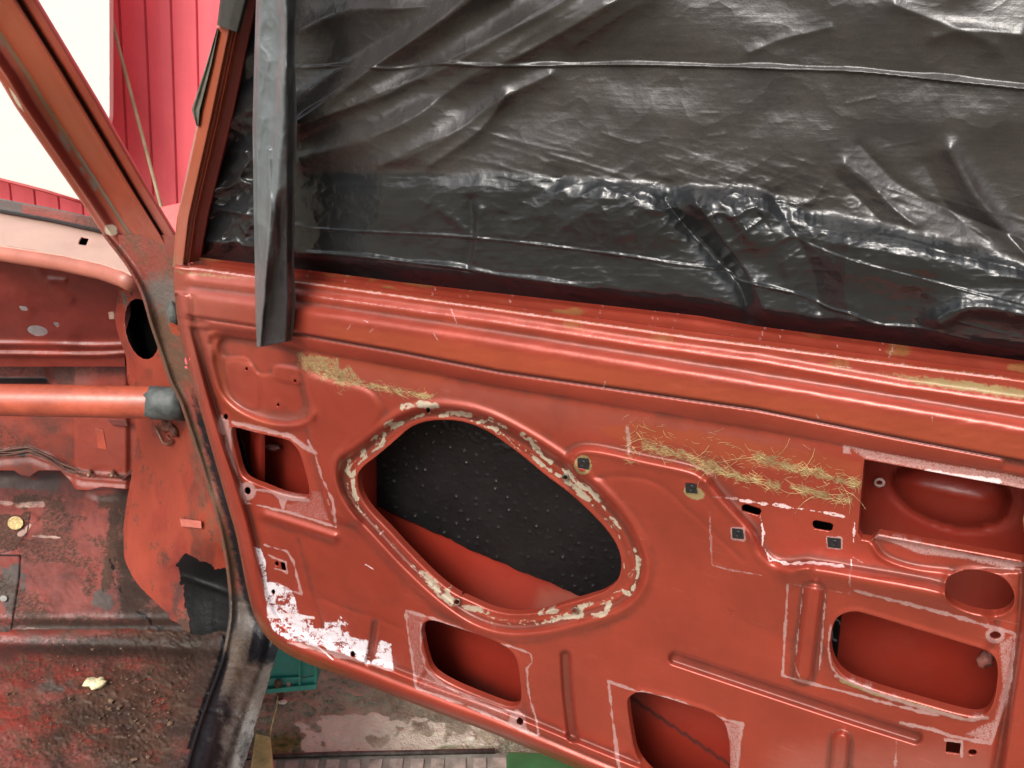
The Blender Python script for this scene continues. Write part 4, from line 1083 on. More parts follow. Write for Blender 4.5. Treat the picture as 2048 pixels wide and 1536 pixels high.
# ---- cowl / dash top panel
cw = horiz(.97)
c = Fld(np.arange(-500, 270, 4.0), np.arange(380, 560, 2.5)); X, Y = c.X, c.Y
tp = I([(-500, 320), (0, 424), (100, 442), (190, 462), (260, 480)]); bt = I([(-500, 405), (0, 492), (120, 510), (200, 527), (245, 542), (262, 550)])
c.K = np.minimum(Y - tp(X), bt(X) - Y)
c.H = -.010 * (1 - ss(0, 3, Y - tp(X)))
c.hole(crp(0, 400, 3.2, [(520, 235), (572, 242), (552, 290), (500, 284)]), False)
c.H += .001 * (fbm(X / 30, Y / 20, 3) - .5)
hz = c.mask('haze'); hz[:] = .95
c.fill('grey', crp(0, 400, 3.2, [(-400, 20), (0, 60), (140, 95), (100, 130), (0, 168), (-400, 150)]), 4, .95, rough=3)
c.fill('dirt', crp(0, 400, 3.2, [(380, 290), (480, 240), (500, 215), (640, 190), (720, 260), (700, 330), (560, 330), (430, 320)]), 8, .62, rough=12)
c.fill('grey', crp(0, 400, 3.2, [(560, 190), (700, 190), (760, 280), (640, 260)]), 8, .6, rough=14)
c.line('black', crp(0, 400, 3.2, [(385, 295), (430, 300), (450, 318), (490, 300)]), 4, .9, wob=2)
c.line('scuff_glint', [(0, 484), (120, 502), (240, 536)], 6, .5, wob=2)  # highlight of the rolled lower lip, painted as a pale line
M_cowl = paint('cowl_paint', (.36, .12, .085), .4, [('grey', (.11, .11, .105), .6, 60, .5, .3), ('dirt', (.14, .09, .055), .8, 200, 1.3, .25), ('black', (.01, .01, .01), .6, 90, .3, .2), ('scuff_glint', (.6, .45, .38), .6, 200, .8, .3), ('haze', (.46, .29, .23), .38, 20, .4, .4)], mott=.1, mscale=14)  # haze colour holds the pale sheen of the dash top
build(c, cw, 'dash_top', M_cowl, body, lip=.002)
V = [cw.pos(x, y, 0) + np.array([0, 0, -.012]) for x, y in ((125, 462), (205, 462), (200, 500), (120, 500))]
mkmesh('slot_shade_plate', V, [[0, 1, 2, 3]], M_hole_shade, body, smooth=False)  # dark plate added under the slot to make it read dark
# rolled lower edge of the dash top
rl = [cw.pos(x, float(bt(x)) - 1, 0) + np.array([0, .004, -.0145]) for x in range(-500, 262, 20)]
mkmesh('dash_edge', *tube(rl, .0145, 20), M_cowl, body)
# windscreen lower frame: dark strip
ws = [[cw.pos(x, float(tp(x)) + dy, h) for x in range(-500, 216, 10)] for dy, h in ((2, 0.0), (-2, .008), (-12, .014), (-22, .018), (-26, .016), (-27, 0.0))]
V = np.array(ws); nn = V.shape[1]
atx = np.tile(np.arange(-500, 216, 10), 6); aty = np.repeat([0, 0, 1, 1, .3, 0], nn)
mkmesh('windscreen_lower_frame', V.reshape(-1, 3), [[i * nn + k, (i + 1) * nn + k, (i + 1) * nn + k + 1, i * nn + k + 1] for i in range(5) for k in range(nn - 1)], M_body, body,
       {'dirt': .25 + .5 * ss(120, 210, atx), 'grey': np.where(atx < 42, .9, 0), 'brown': .42 + 0 * atx, 'black': np.where(aty > .9, .2, .75)})

# ---- upper bulkhead behind the dash
bk = Tps([(0, 500, 1.50), (240, 545, 1.50), (0, 700, 1.66), (250, 700, 1.64), (-400, 600, 1.60)])
b = Fld(np.arange(-420, 262, 3.0), np.arange(478, 735, 3.0)); X, Y = b.X, b.Y
b.K = np.minimum(b.K, Y - bt(X) - 6)
b.H = .004 * (fbm(X / 80, Y / 60, 3) - .5)
b.bead([(-300, 560), (0, 590), (60, 650), (130, 680)], 26, .008); b.bead([(70, 520), (90, 560), (140, 600)], 9, .004); b.bead([(100, 560), (128, 562)], 6, .006)
b.bead([(-400, 690), (0, 688), (180, 692), (260, 690)], 6, .010); b.bead([(-400, 706), (0, 708), (180, 710), (260, 706)], 5, .012)
for q in (circ(12, 512, 7, 3, 20, 8), circ(113, 648, 7, 4, 20, 8), [(37, 611), (53, 613), (57, 622), (42, 620)], circ(75, 661, 21, 10, 10)):
    b.hole(q, False)
b.mask('deep')[:] = .62 + .25 * (fbm(X / 60, Y / 60, 9) - .5) - .55 * ss(665, 700, Y); b.mask('haze')[:] = .35 * ss(660, 720, Y) * fbm(X / 50, Y / 20, 3) + .5 * np.exp(-((X - 20) / 60) ** 2 - ((Y - 665) / 14) ** 2)
b.fill('scuff_glint', [(216, 624), (228, 622), (229, 638), (218, 640)], 2, .8)  # light of a further small hole, painted as a pale patch
build(b, bk, 'upper_bulkhead', M_body, body, lip=.003)
# outside light behind those holes: a pale panel added to stand for it
V = [at(-60, 502, 1.85), at(200, 502, 1.85), at(200, 720, 1.85), at(-60, 720, 1.85)]
mkmesh('hole_light_panel', V, [[0, 3, 2, 1]], simple('hole_light_grey', (.42, .36, .36), .6), body, smooth=False)

# ---- lower bulkhead
lb = Tps([(0, 720, 1.74), (250, 720, 1.72), (0, 950, 1.81), (250, 950, 1.79), (-400, 850, 1.80)])
b = Fld(np.arange(-420, 300, 3.0), np.arange(700, 1000, 3.0)); X, Y = b.X, b.Y
yl = I([(-420, 935), (0, 940), (28, 940), (42, 950), (60, 952), (78, 940), (120, 940), (140, 960), (152, 978), (175, 980), (205, 973), (260, 978), (300, 975)])
b.K = np.minimum(b.K, yl(X) - Y + 1)
b.H = .004 * (fbm(X / 70, Y / 60, 13) - .5) - .05 * (1 - ss(755, 775, Y)) * (1 - ss(80, 100, X - (Y - 720) * .3)) + .010 * ss(140, 155, X) - .010 * ss(250, 262, X)
ylb = I([(-420, 900), (0, 905), (60, 900), (100, 915), (130, 935), (165, 948), (220, 952), (260, 955), (300, 955)])
b.H += .006 * np.exp(-((Y - ylb(X)) / 5) ** 2) + .004 * np.exp(-((Y - ylb(X) - 9) / 3) ** 2) + .012 * ss(0, 30, Y - ylb(X))
b.mask('orange')[:] = .55 * ss(760, 850, Y) + .1; b.mask('soot')[:] = .5 * fbm(X / 50, Y / 50, 90, 4) * (X < 150) + .2; b.mask('dirt')[:] = .62 * np.exp(-((Y - ylb(X)) / 8) ** 2) * fbm(X / 20, Y / 10, 5) * 1.9 + .35 * (1 - ss(740, 775, Y)) + .45 * np.exp(-((X - 0) / 60) ** 2 - ((Y - 880) / 40) ** 2)
b.mask('black')[:] = (1 - ss(764, 770, Y)) * ss(752, 758, Y) * (X < 96) + .9 * np.exp(-((X - 45) / 10) ** 2 - ((Y - 905) / 12) ** 2)
b.mask('haze')[:] = .7 * np.exp(-((X - 160) / 30) ** 2) * (1 - ss(770, 800, Y)) + .5 * (1 - ss(735, 760, Y)) * (X < 90)
b.mask('deep')[:] = .8 * (1 - ss(735, 765, Y)) * ss(185, 200, X)
b.hole(circ(235, 717, 24, 7, -3), False); b.hole(circ(238, 729, 7, 2.5), False)
build(b, lb, 'lower_bulkhead', M_body, body, lip=.003)
V = [at(150, 690, 1.85), at(300, 690, 1.85), at(300, 750, 1.85), at(150, 750, 1.85)]
mkmesh('hole_light_panel', V, [[0, 3, 2, 1]], bpy.data.materials['hole_light_grey'], body, smooth=False)  # second pale panel added to stand for outside light

# ---- toe board and floor
flz = .28
fl_ = horiz(flz)
Pf = fl_.pos(np.array([-100, 300]), np.array([1262, 1262]))
toe_t = at(np.array([0.0, 250.0]), np.array([945.0, 975.0]), np.array([1.83, 1.81]))
nt = np.cross(Pf[1] - Pf[0], toe_t[0] - Pf[0])
toe = Plane(nt, Pf[0])
b = Fld(np.arange(-420, 400, 2.5), np.arange(900, 1275, 2.5)); X, Y = b.X, b.Y
b.K = np.minimum(b.K, Y - yl(X) + 6); b.K = np.minimum(b.K, 1268 - Y)
b.H = .003 * (fbm(X / 60, Y / 50, 23) - .5) + .0012 * (fbm(X / 8, Y / 8, 3, 3) - .5)
b.H += .003 * np.exp(-((Y - 1250) / 7) ** 2) - .004 * np.exp(-((Y - 1238) / 8) ** 2)
b.plate([(-300, 1108), (40, 1110), (38, 1150), (20, 1270), (-300, 1275)], 2, .0025, smooth=False)
b.plate([(-200, 1000), (60, 1025), (58, 1060), (30, 1100), (-10, 1108), (-200, 1100)], 3, .0022)
b.plate(circ(212, 985, 36, 14), 8, .006)
b.mask('haze')[:] = .85 * ss(960, 1040, Y) * (.55 + .45 * fbm(X / 60, Y / 60, 7))
b.mask('soot')[:] = .60 * fbm(X / 70, Y / 60, 93, 4) + .45 * (1 - ss(975, 1030, Y)) + .45 * ss(200, 250, X) * ss(980, 1050, Y) + .35 * ss(1215, 1262, Y)
dm = b.mask('dirt'); dm[:] = np.clip(.55 * ss(.42, .62, fbm(X / 55, Y / 55, 29, 4)) * ss(980, 1000, Y) + .6 * ss(1210, 1262, Y) * fbm(X / 30, Y / 18, 2) * 1.5 + .75 * ss(215, 250, X) * ss(.4, .6, fbm(X / 40, Y / 60, 4)) + .3 * np.exp(-((Y - 1000) / 18) ** 2), 0, 1)
b.line('tar_shade', [(225, 1120), (232, 1170), (262, 1215), (330, 1262)], 7, .62, wob=9, rough=.2)
b.line('dirt', [(232, 1010), (225, 1100), (212, 1170)], 16, .9, wob=8)
b.fill('grey', [(-400, 945), (0, 945), (25, 942), (60, 960), (110, 945), (125, 960), (110, 985), (60, 978), (0, 975), (-400, 980)], 5, .97, rough=6)
b.fill('grey', circ(207, 1200, 22, 20), 6, .95, rough=8); b.fill('grey', [(0, 1135), (40, 1130), (38, 1190), (20, 1240), (0, 1200)], 5, .85, rough=14); b.line('grey', [(48, 1150), (45, 1180)], 6, .9, wob=3)
b.fill('dirt', [(-200, 1005), (58, 1030), (55, 1065), (20, 1105), (-200, 1110)], 4, .7, rough=12)
b.line('black', [(-200, 1110), (41, 1111), (38, 1160), (22, 1262)], 2.6, .8); b.line('black', [(60, 1030), (55, 1065), (30, 1098), (0, 1106)], 2.6, .7)
b.line('scuff_glint', [(40, 1070), (52, 1062), (60, 1050)], 7, .8, wob=4); b.line('scuff_glint', [(65, 1072), (120, 1075)], 3, .75, wob=2); b.line('scuff_glint', [(0, 1004), (40, 1010), (85, 1008)], 8, .55, wob=5)
b.line('scuff_glint', [(20, 1262), (60, 1256), (140, 1262)], 3, .7, wob=2)
build(b, toe, 'toe_board', M_body, body, lip=0)

b = Fld(np.arange(-700, 500, 2.5), np.r_[np.arange(1240, 1550, 2.5), np.arange(1556, 2050, 12.0)]); X, Y = b.X, b.Y
b.K = np.minimum(b.K, np.interp(Y, left[:, 0], left[:, 1]) + 22 - X); b.K = np.minimum(b.K, Y - 1257)
rid = ss(.45, .7, fbm(X / 70, Y / 45, 31, 4))
dreg = np.clip(ss(1280, 1330, Y + .3 * X - 20) * .35 + .75 * np.exp(-((Y - (1480 - .28 * X)) / 60) ** 2) * ss(100, 220, X + .4 * (Y - 1300)) + .8 * ss(250, 380, X) * (1 - ss(1400, 1500, Y)) + .5 * ss(150, 320, X) * ss(1400, 1500, Y), 0, 1)
dreg = np.clip(dreg * (.15 + 1.5 * fbm(X / 40, Y / 26, 33, 5)), 0, 1)
b.H = .006 * (fbm(X / 50, Y / 30, 35, 5) - .5) * (.3 + dreg) + .003 * ss(.55, .85, fbm(X / 11, Y / 8, 37, 3)) * dreg + .0025 * (fbm(X / 5, Y / 4, 38, 2) - .5) * (dreg + .15)
b.H += -.010 * np.exp(-((Y - (1290 + .02 * X)) / 14) ** 2) + .002 * np.exp(-((Y - 1262) / 9) ** 2) + .02 * (1 - ss(0, 60, xl(Y) - X)) 
b.hole(circ(292, 1363, 14, 6, -20), False)
b.mask('dirt')[:] = np.clip(dreg * 1.15 + .35 * np.exp(-((Y - 1290) / 22) ** 2), 0, 1)
b.mask('deep')[:] = .35 * fbm(X / 60, Y / 40, 41) + .5 * np.exp(-((Y - 1300) / 25) ** 2); b.mask('orange')[:] = .35 * fbm(X / 90, Y / 60, 43)
b.mask('haze')[:] = .75 * ss(.45, .65, fbm(X / 60, Y / 40, 45)) + .5 * ss(1500, 1536, Y)
b.mask('grey')[:] = .75 * np.exp(-((X - 110) / 50) ** 2 - ((Y - 1370) / 22) ** 2) * fbm(X / 20, Y / 20, 4) * 1.6 + .7 * np.exp(-((X - 250) / 60) ** 2 - ((Y - 1530) / 25) ** 2)
b.mask('brown')[:] = .7 * ss(.50, .68, fbm(X / 24, Y / 18, 49, 4))
b.mask('soot')[:] = .80 * fbm(X / 60, Y / 34, 95, 4) * (1 - .5 * ss(100, 0, X) * ss(1300, 1400, Y)) + .4 * np.exp(-((Y - 1295) / 20) ** 2) + .35 * ss(300, 400, X)
b.mask('tar_shade')[:] = .8 * ss(18, 0, xl(Y) - X) * (Y < 1500) * (Y > 1270)
build(b, fl_, 'floor_pan', M_body, body, lip=.004)

# ---- side panel of the footwell, with speaker opening
kp = Tps([(240, 560, 1.50), (330, 700, 1.345), (300, 560, 1.36), (240, 650, 1.52), (250, 770, 1.55), (350, 800, 1.39), (250, 960, 1.72), (380, 900, 1.42), (240, 1160, 1.66), (410, 1080, 1.46), (450, 1150, 1.50), (300, 1230, 1.60), (380, 1265, 1.535), (440, 1300, 1.515), (300, 1100, 1.60)])
b = Fld(np.arange(215, 475, 2.5), np.arange(525, 1340, 2.5)); X, Y = b.X, b.Y
lk = cat([(545, 232), (570, 236), (600, 234), (640, 230), (680, 240), (715, 252), (760, 255), (800, 268), (850, 272), (900, 272), (1000, 254), (1080, 244), (1150, 237), (1180, 242), (1215, 270), (1245, 310), (1280, 355), (1335, 400)], False, 4)
b.K = np.minimum(X - np.interp(Y, lk[:, 0], lk[:, 1]), xl(Y) + 12 - X)
b.H = .003 * (fbm(X / 60, Y / 80, 53) - .5) + .004 * np.exp(-((X - (300 + (Y - 950) * .04)) / 10) ** 2) * ss(880, 960, Y) * (1 - ss(1100, 1200, Y))
b.bead([(310, 905), (330, 980), (318, 1040), (340, 1120)], 16, .006); b.bead([(365, 850), (368, 960), (365, 1040)], 9, -.004)
b.H += -.02 * (1 - ss(0, 9, X - np.interp(Y, lk[:, 0], lk[:, 1])))
b.bead(np.array([(262, 590), (248, 650), (262, 710), (290, 735)]), 14, .004)
sp = circ(284, 658, 33, 62, -12, 20)
b.hole(sp, False, .002, 6)
b.mask('orange')[:] = np.clip(.75 * ss(640, 760, Y) + .4 * fbm(X / 60, Y / 60, 3) + .3, 0, 1) * (1 - .7 * ss(.55, .7, fbm(X / 40, Y / 80, 55)))
b.mask('dirt')[:] = .6 * ss(1170, 1290, Y - .25 * (X - 250)) * fbm(X / 20, Y / 20, 5) * 1.6 + .45 * ss(.6, .75, fbm(X / 16, Y / 26, 57))
b.mask('brown')[:] = .55 * ss(360, 390, X) * (1 - ss(1080, 1120, Y)) * fbm(X / 15, Y / 40, 5) * 1.5
b.fill('dirt', [(240, 1185), (300, 1235), (352, 1262), (372, 1200), (400, 1330), (250, 1330)], 14, .8, rough=20)
b.fill('tar_shade', [(354, 1130), (372, 1108), (400, 1118), (430, 1135), (470, 1140), (470, 1330), (420, 1320), (392, 1300), (380, 1268), (370, 1200), (362, 1165)], 5, .97, rough=7, rs=10)
b.H += .0010 * (ridged(X / 20, Y / 30, 59, 3) - .3) * (b.mask('tar_shade') > .5) + .004 * np.exp(-((Y - 1155 - .35 * (X - 370)) / 6) ** 2) * (b.mask('tar_shade') > .5)
b.fill('grey', crp(0, 400, 3.2, [(770, 580), (810, 590), (830, 650), (800, 720), (780, 650)]), 4, .8, rough=5)
b.mask('soot')[:] = .38 * ss(.5, .7, fbm(X / 30, Y / 70, 97, 4)) + .5 * ss(1180, 1280, Y - .2 * (X - 250)) + .5 * np.exp(-((X - 372) / 30) ** 2 - ((Y - 1160) / 70) ** 2)
b.mask('deep')[:] = .5 * ss(.35, .75, fbm(X / 70, Y / 130, 99, 3)) * (1 - .6 * ss(700, 760, Y) * (1 - ss(760, 820, Y)))
b.fill('black', circ(263, 586, 3, 6), 2, .9); b.line('scuff_glint', [(240, 1170), (270, 1205), (310, 1235)], 3, .8, wob=2)
build(b, kp, 'footwell_side_panel', M_body, body, lip=.010)
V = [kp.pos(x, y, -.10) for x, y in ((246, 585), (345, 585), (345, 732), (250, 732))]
mkmesh('speaker_hole_shade', V, [[0, 1, 2, 3]], M_hole_shade, body, smooth=False)  # black sheet standing in for the shade inside the speaker hole

# ---- cross tube with dark patch
tp_ = [at(x, y, d) for x, y, d in ((-500, 796, 1.42), (0, 800, 1.39), (150, 802, 1.38), (300, 805, 1.37), (368, 808, 1.37))]
mkmesh('cross_tube', *tube(tp_, .0272, 40), paint('tube_paint', (.34, .070, .038), .34, [], mott=.16, mscale=18, bump2=(20, .25, .004), specks=True), body)
ct = bpy.data.objects['cross_tube']
pt = [at(x, y, d) for x, y, d in ((304, 805, 1.37), (330, 806.6, 1.37), (350, 807.6, 1.37), (370, 808.3, 1.37))]
pv, pf = tube(pt, .0280, 28); pv = [np.array(v) for v in pv]
ax = at(362, 808, 1.37) - at(300, 805, 1.37); ax /= np.linalg.norm(ax)
for i in range(28):
    pv[i] = pv[i] + ax * .006 * math.sin(i * 1.7) * (.6 + .4 * math.sin(i * .6))
mkmesh('tube_patch', pv, pf, simple('patch_dark', (.055, .062, .06), .55, .5, 200, .35, 50), ct)

# ---- small fittings in the footwell
def plate3(px, surf, h, th, name, mat, parent, lab=None):
    q_ = [surf.pos(x, y, h) for x, y in px]
    n_ = CAM - q_[0]; n_ /= np.linalg.norm(n_)
    o = mkmesh(name, *slab(q_, th, n_), mat, parent, smooth=False, label=lab); bevel(o, .001); return o
M_br = simple('bracket_paint', (.32, .05, .025), .45, mott=.15)
plate3([(190, 855), (207, 862), (214, 900), (196, 896)], lb, .012, .012, 'bracket', M_br, body)
plate3([(214, 838), (252, 840), (256, 853), (224, 850)], lb, .02, .02, 'bracket', simple('bracket_shadow', (.10, .015, .01), .6), body)  # shaded copy of the bracket paint: shade is in its colour
hk = [kp.pos(x, y, .02) for x, y in ((310, 854), (318, 868), (326, 885), (336, 889), (342, 882), (336, 872))]
mkmesh('hook', *tube(hk, .0032, 8), simple('hook_metal', (.20, .09, .06), .45, metal=.3), body)
mkmesh('welded_fitting', *join([blobmesh(kp.pos(338, 852, .012), .012, .01, .012, 7, 12, .4), blobmesh(kp.pos(350, 862, .010), .008, .008, .010, 8, 12, .4)]), simple('rusty_fitting', (.10, .03, .018), .7, .6, 300, .4, 80), body)
mkmesh('hook', *tube([lb.pos(x, y, .02) for x, y in ((172, 678), (182, 690), (186, 706), (200, 704), (204, 716))], .004, 8), bpy.data.materials['rusty_fitting'], body)
plate3([(360, 1037), (402, 1042), (403, 1057), (362, 1053)], kp, .014, .004, 'cable_clip', simple('clip_red', (.42, .12, .09), .4), body)
for x, y in ((180, 942), (226, 943)):
    a0 = lb.pos(x, y, .012); a1 = lb.pos(x - 2, y + 10, .045)
    mkmesh('stud', *tube([a0, a0 * .6 + a1 * .4, a1], .0042, 8), simple('stud_metal', (.25, .16, .10), .5, metal=.5), body)
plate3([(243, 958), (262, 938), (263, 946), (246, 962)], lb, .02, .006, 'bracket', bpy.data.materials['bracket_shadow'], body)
# round rubber grommet on the toe board
gc = toe.pos(31, 1046, .004)
def disc(surf, x, y, rx, ry, h, th, n=24):
    a = [surf.pos(x + rx * math.cos(t), y + ry * math.sin(t), h) for t in np.arange(n) * 2 * math.pi / n]
    b_ = [surf.pos(x + rx * 1.06 * math.cos(t), y + ry * 1.06 * math.sin(t), h - th) for t in np.arange(n) * 2 * math.pi / n]
    return a + b_, [list(range(n))[::-1]] + [[i, (i + 1) % n, n + (i + 1) % n, n + i] for i in range(n)]
mkmesh('floor_grommet', *disc(toe, 31, 1046, 15, 13, .006, .004), simple('grommet_yellow', (.50, .38, .17), .7, .6, 400, .3, 200), body, smooth=False)
mkmesh('floor_grommet', *disc(toe, 7, 1197, 7, 6, .006, .004), simple('grommet_grey', (.25, .25, .23), .6), body, smooth=False)
# wiring along the bulkhead lip
for k, off in enumerate((0, 4, -4)):
    wp = [lb.pos(x, float(ylb(x)) + off + 2 * math.sin(x / 17 + k), .010) for x in range(-400, 262, 12)]
    mkmesh('wiring', *tube(wp, .0016 + .0004 * k, 6), simple('wire_sheath', (.09, .035, .022), .6, mott=.3, mscale=60), body)

# ---- front wing (fender) beyond the pillar
wing = Tps([(320, 415, 1.9), (372, 405, 1.75), (370, 500, 1.35), (300, 520, 1.6), (335, 440, 1.7)])
b = Fld(np.arange(300, 384, 3.0), np.arange(404, 520, 3.0))
b.K = np.minimum(b.K, b.Y - (414 - (b.X - 322) * .22)); b.H = .0 * b.X
build(b, wing, 'front_wing', simple('wing_red', (.62, .07, .07), .4), body, lip=.01)

# ================================================================== LOOSE THINGS IN THE CAR
M_stone = simple('pale_flake', (.55, .50, .30), .8, .6, 300, .3, 80)
o = mkmesh('foam_fragment', *blobmesh(fl_.pos(192, 1366, .008), .018, .012, .007, 11, 12, .35), M_stone, None, origin=fl_.pos(192, 1366, 0))
tag(o, 'small pale yellow foam fragment lying on the dirty car floor', 'debris')
# crumbs of soil and rust on the floor
rr = random.Random(21); parts = []
for _ in range(260):
    x = rr.gauss(250, 110); y = rr.gauss(1420, 70)
    if x > np.interp(y, left[:, 0], left[:, 1]) - 14 or y < 1285 or x < -200: continue
    r_ = rr.uniform(.0006, .0020) * (1 if rr.random() < .93 else 2.2)
    parts.append(blobmesh(fl_.pos(x, y, .003), r_ * rr.uniform(.8, 1.8), r_ * rr.uniform(.8, 1.5), r_ * .7, rr.randint(0, 999), 6, .3))
o = mkmesh('soil_crumbs', *join(parts), simple('soil', (.10, .06, .038), .95, .6, 300, .5, 120), None, origin=fl_.pos(250, 1420), smooth=False)
tag(o, 'scattered brown soil and rust crumbs on the car floor', 'dirt', kind='stuff')

# ================================================================== GROUND
gz = horiz(0.0)
def nodes(m): return m.node_tree.nodes, m.node_tree.links, m.node_tree.nodes['Principled BSDF']
M_ground = paint('soil_ground', (.24, .215, .15), .9, [('moss', (.14, .12, .025), .9, 60, 1.0, .3), ('pale', (.50, .47, .375), .85, 60, 1.0, .3), ('grit', (.30, .28, .22), .9, 250, 1.2, .2)], bump=1.0, bscale=120, mott=.3, mscale=9, bump2=(45, 1.0, .02))
V = [(-60, -60, -.004), (60, -60, -.004), (60, 60, -.004), (-60, 60, -.004)]
o = mkmesh('ground', V, [[0, 1, 2, 3]], M_ground, None, smooth=False); o['kind'] = 'structure'
b = Fld(np.arange(430, 1200, 2.5), np.arange(1270, 1545, 2.5)); X, Y = b.X, b.Y
b.H = .010 * (fbm(X / 40, Y / 22, 3, 5) - .3) + .005 * ss(.55, .8, fbm(X / 10, Y / 6, 7, 3))
sl, d = b.sdf(cat([(590, 1450), (630, 1430), (720, 1428), (800, 1430), (900, 1442), (960, 1455), (1010, 1478), (975, 1495), (900, 1490), (860, 1505), (740, 1506), (640, 1508), (600, 1500), (612, 1470)], True, 4), 80)
dd2 = np.full(X.shape, 99.0); dd2[sl] = d + 16 * (fbm(X[sl] / 22, Y[sl] / 14, 4, 4) - .5)
inn = 1 - ss(-4, 4, dd2)
b.H = b.H * (1 - .85 * inn) + .004 * inn
b.mask('pale')[:] = inn * (.85 + .25 * fbm(X / 60, Y / 40, 5)) - .6 * inn * ss(.55, .62, fbm(X / 42, Y / 28, 77, 3))
b.mask('moss')[:] = np.clip(.75 * np.exp(-((X - 840) / 60) ** 2 - ((Y - 1496) / 8) ** 2) + .7 * np.exp(-((X - 560) / 60) ** 2 - ((Y - 1490) / 28) ** 2) + .3 * fbm(X / 40, Y / 20, 13), 0, 1) * (1 - .8 * inn)
b.mask('grit')[:] = .55 * (1 - inn) * fbm(X / 30, Y / 20, 15)
o = build(b, gz, 'concrete_path', M_ground, None, lip=0, origin=gz.pos(800, 1460)); o['kind'] = 'structure'; o['label'] = 'weathered concrete patch with soil and moss'
# paving strip with small tiles
pv_ = horiz(.010)
c0 = pv_.pos(300, 1514); c1 = pv_.pos(1150, 1505); ey = np.array([0, -1, 0.]); ex = (c1 - c0); ex /= np.linalg.norm(ex); ey = np.array([ex[1], -ex[0], 0])
Q = [c0, c1, c1 + ey * .5, c0 + ey * .5]
o = mkmesh('paving_strip', *slab(Q, .03, (0, 0, 1)), paint('paving_base', (.17, .15, .125), .85, [], bump=.8, bscale=150, mott=.25, mscale=20), None, smooth=False, origin=c0)
o['kind'] = 'structure'
M_tile = paint('tile', (.225, .195, .165), .8, [], bump=.6, bscale=200, mott=.3, mscale=25)
px_ = 0
L0 = pv_.pos(500, 1520); tl = float(np.linalg.norm(pv_.pos(560, 1522) - pv_.pos(500, 1522)))
pit = tl * .70
rr = random.Random(4); k = 0; xx = -.1
while xx < 1.0:
    for rw in range(3):
        a0 = c0 + ex * (xx + rr.uniform(-.001, .001)) + ey * (.014 + rw * .048) + np.array([0, 0, .0035])
        wv = pit * .62; Qt = [a0, a0 + ex * wv, a0 + ex * wv + ey * .040, a0 + ey * .040]
        if rw == 0 or True:
            if 'T_' not in globals(): T_ = []
            T_.append(slab([v for v in Qt], .005 + rr.uniform(0, .002), (0, 0, 1)))
    xx += pit
o = mkmesh('paving_tiles', *join(T_), M_tile, None, smooth=False, origin=c0); o['kind'] = 'structure'
# metal strip edge
mp_ = [gz.pos(x, y, .014) for x, y in ((480, 1514), (560, 1512), (680, 1508), (800, 1506), (990, 1502))]
V, Fc = tube(mp_, .005, 6)
o = tag(mkmesh('metal_strip', V, Fc, simple('dark_rust', (.045, .032, .026), .6, .6, 200, .4, 60, metal=.3), None, origin=mp_[0]), 'thin dark rusty metal edging strip lying along the concrete', 'metal strip')

# stones & leaf on the ground
def pebble(x, y, rx, col, lab, seed):
    c_ = gz.pos(x, y, .006); s_ = rx
    o = mkmesh('pebble', *blobmesh(c_, s_, s_ * .7, s_ * .35, seed, 12, .12), col, None, origin=gz.pos(x, y))
    tag(o, lab, 'stone'); return o
M_peb = simple('pebble_pale', (.46, .43, .36), .7)
pebble(566, 1404, .010, M_peb, 'pale flat pebble just below the rusty post of the green crate', 3)
pebble(943, 1476, .009, M_peb, 'pale pebble at the right end of the concrete patch under the door edge', 5)
pebble(955, 1498, .005, M_peb, 'tiny pale pebble beside the dark metal strip', 6)
pebble(702, 1500, .007, M_peb, 'pale chip at the lower left of the concrete patch by the metal strip', 8)

# rough ridged timber offcut
tb = horiz(.075)
tp4 = [tb.pos(x, y) for x, y in ((512, 1470), (541, 1476), (545, 1560), (498, 1560))]
qa = np.array(tp4); nU = 46
V = []; Fc = []
for i in range(nU * 4 + 1):
    t = i / (nU * 4); a = qa[0] * (1 - t) + qa[3] * t; b_ = qa[1] * (1 - t) + qa[2] * t
    hgt = .0022 * (0.5 + .5 * math.cos(i * math.pi / 2)); 
    for q_, hh in ((a, -.07), (a, hgt), (b_, hgt), (b_, -.07)): V.append(q_ + np.array([0, 0, hh]))
for i in range(nU * 4):
    for k in range(3): Fc.append([i * 4 + k, i * 4 + k + 1, i * 4 + k + 5, i * 4 + k + 4])
Fc.append([0, 1, 2, 3]); Fc.append([nU * 16 + 3, nU * 16 + 2, nU * 16 + 1, nU * 16])
o = mkmesh('timber_offcut', V, Fc, simple('old_timber', (.55, .42, .20), .8, .6, 200, .2, 30), None, smooth=False, origin=tp4[0] * [1, 1, 0])
tag(o, 'yellowish ridged timber decking offcut standing beside the sill', 'timber')
wr_ = [gz.pos(x, y, h) for x, y, h in ((556, 1392, .05), (552, 1420, .04), (545, 1445, .02), (540, 1470, .012))]
tag(mkmesh('thin_wire', *tube(wr_, .0012, 6), M_fib, None, origin=wr_[-1]), 'thin straw-coloured wire drooping below the green crate', 'wire')

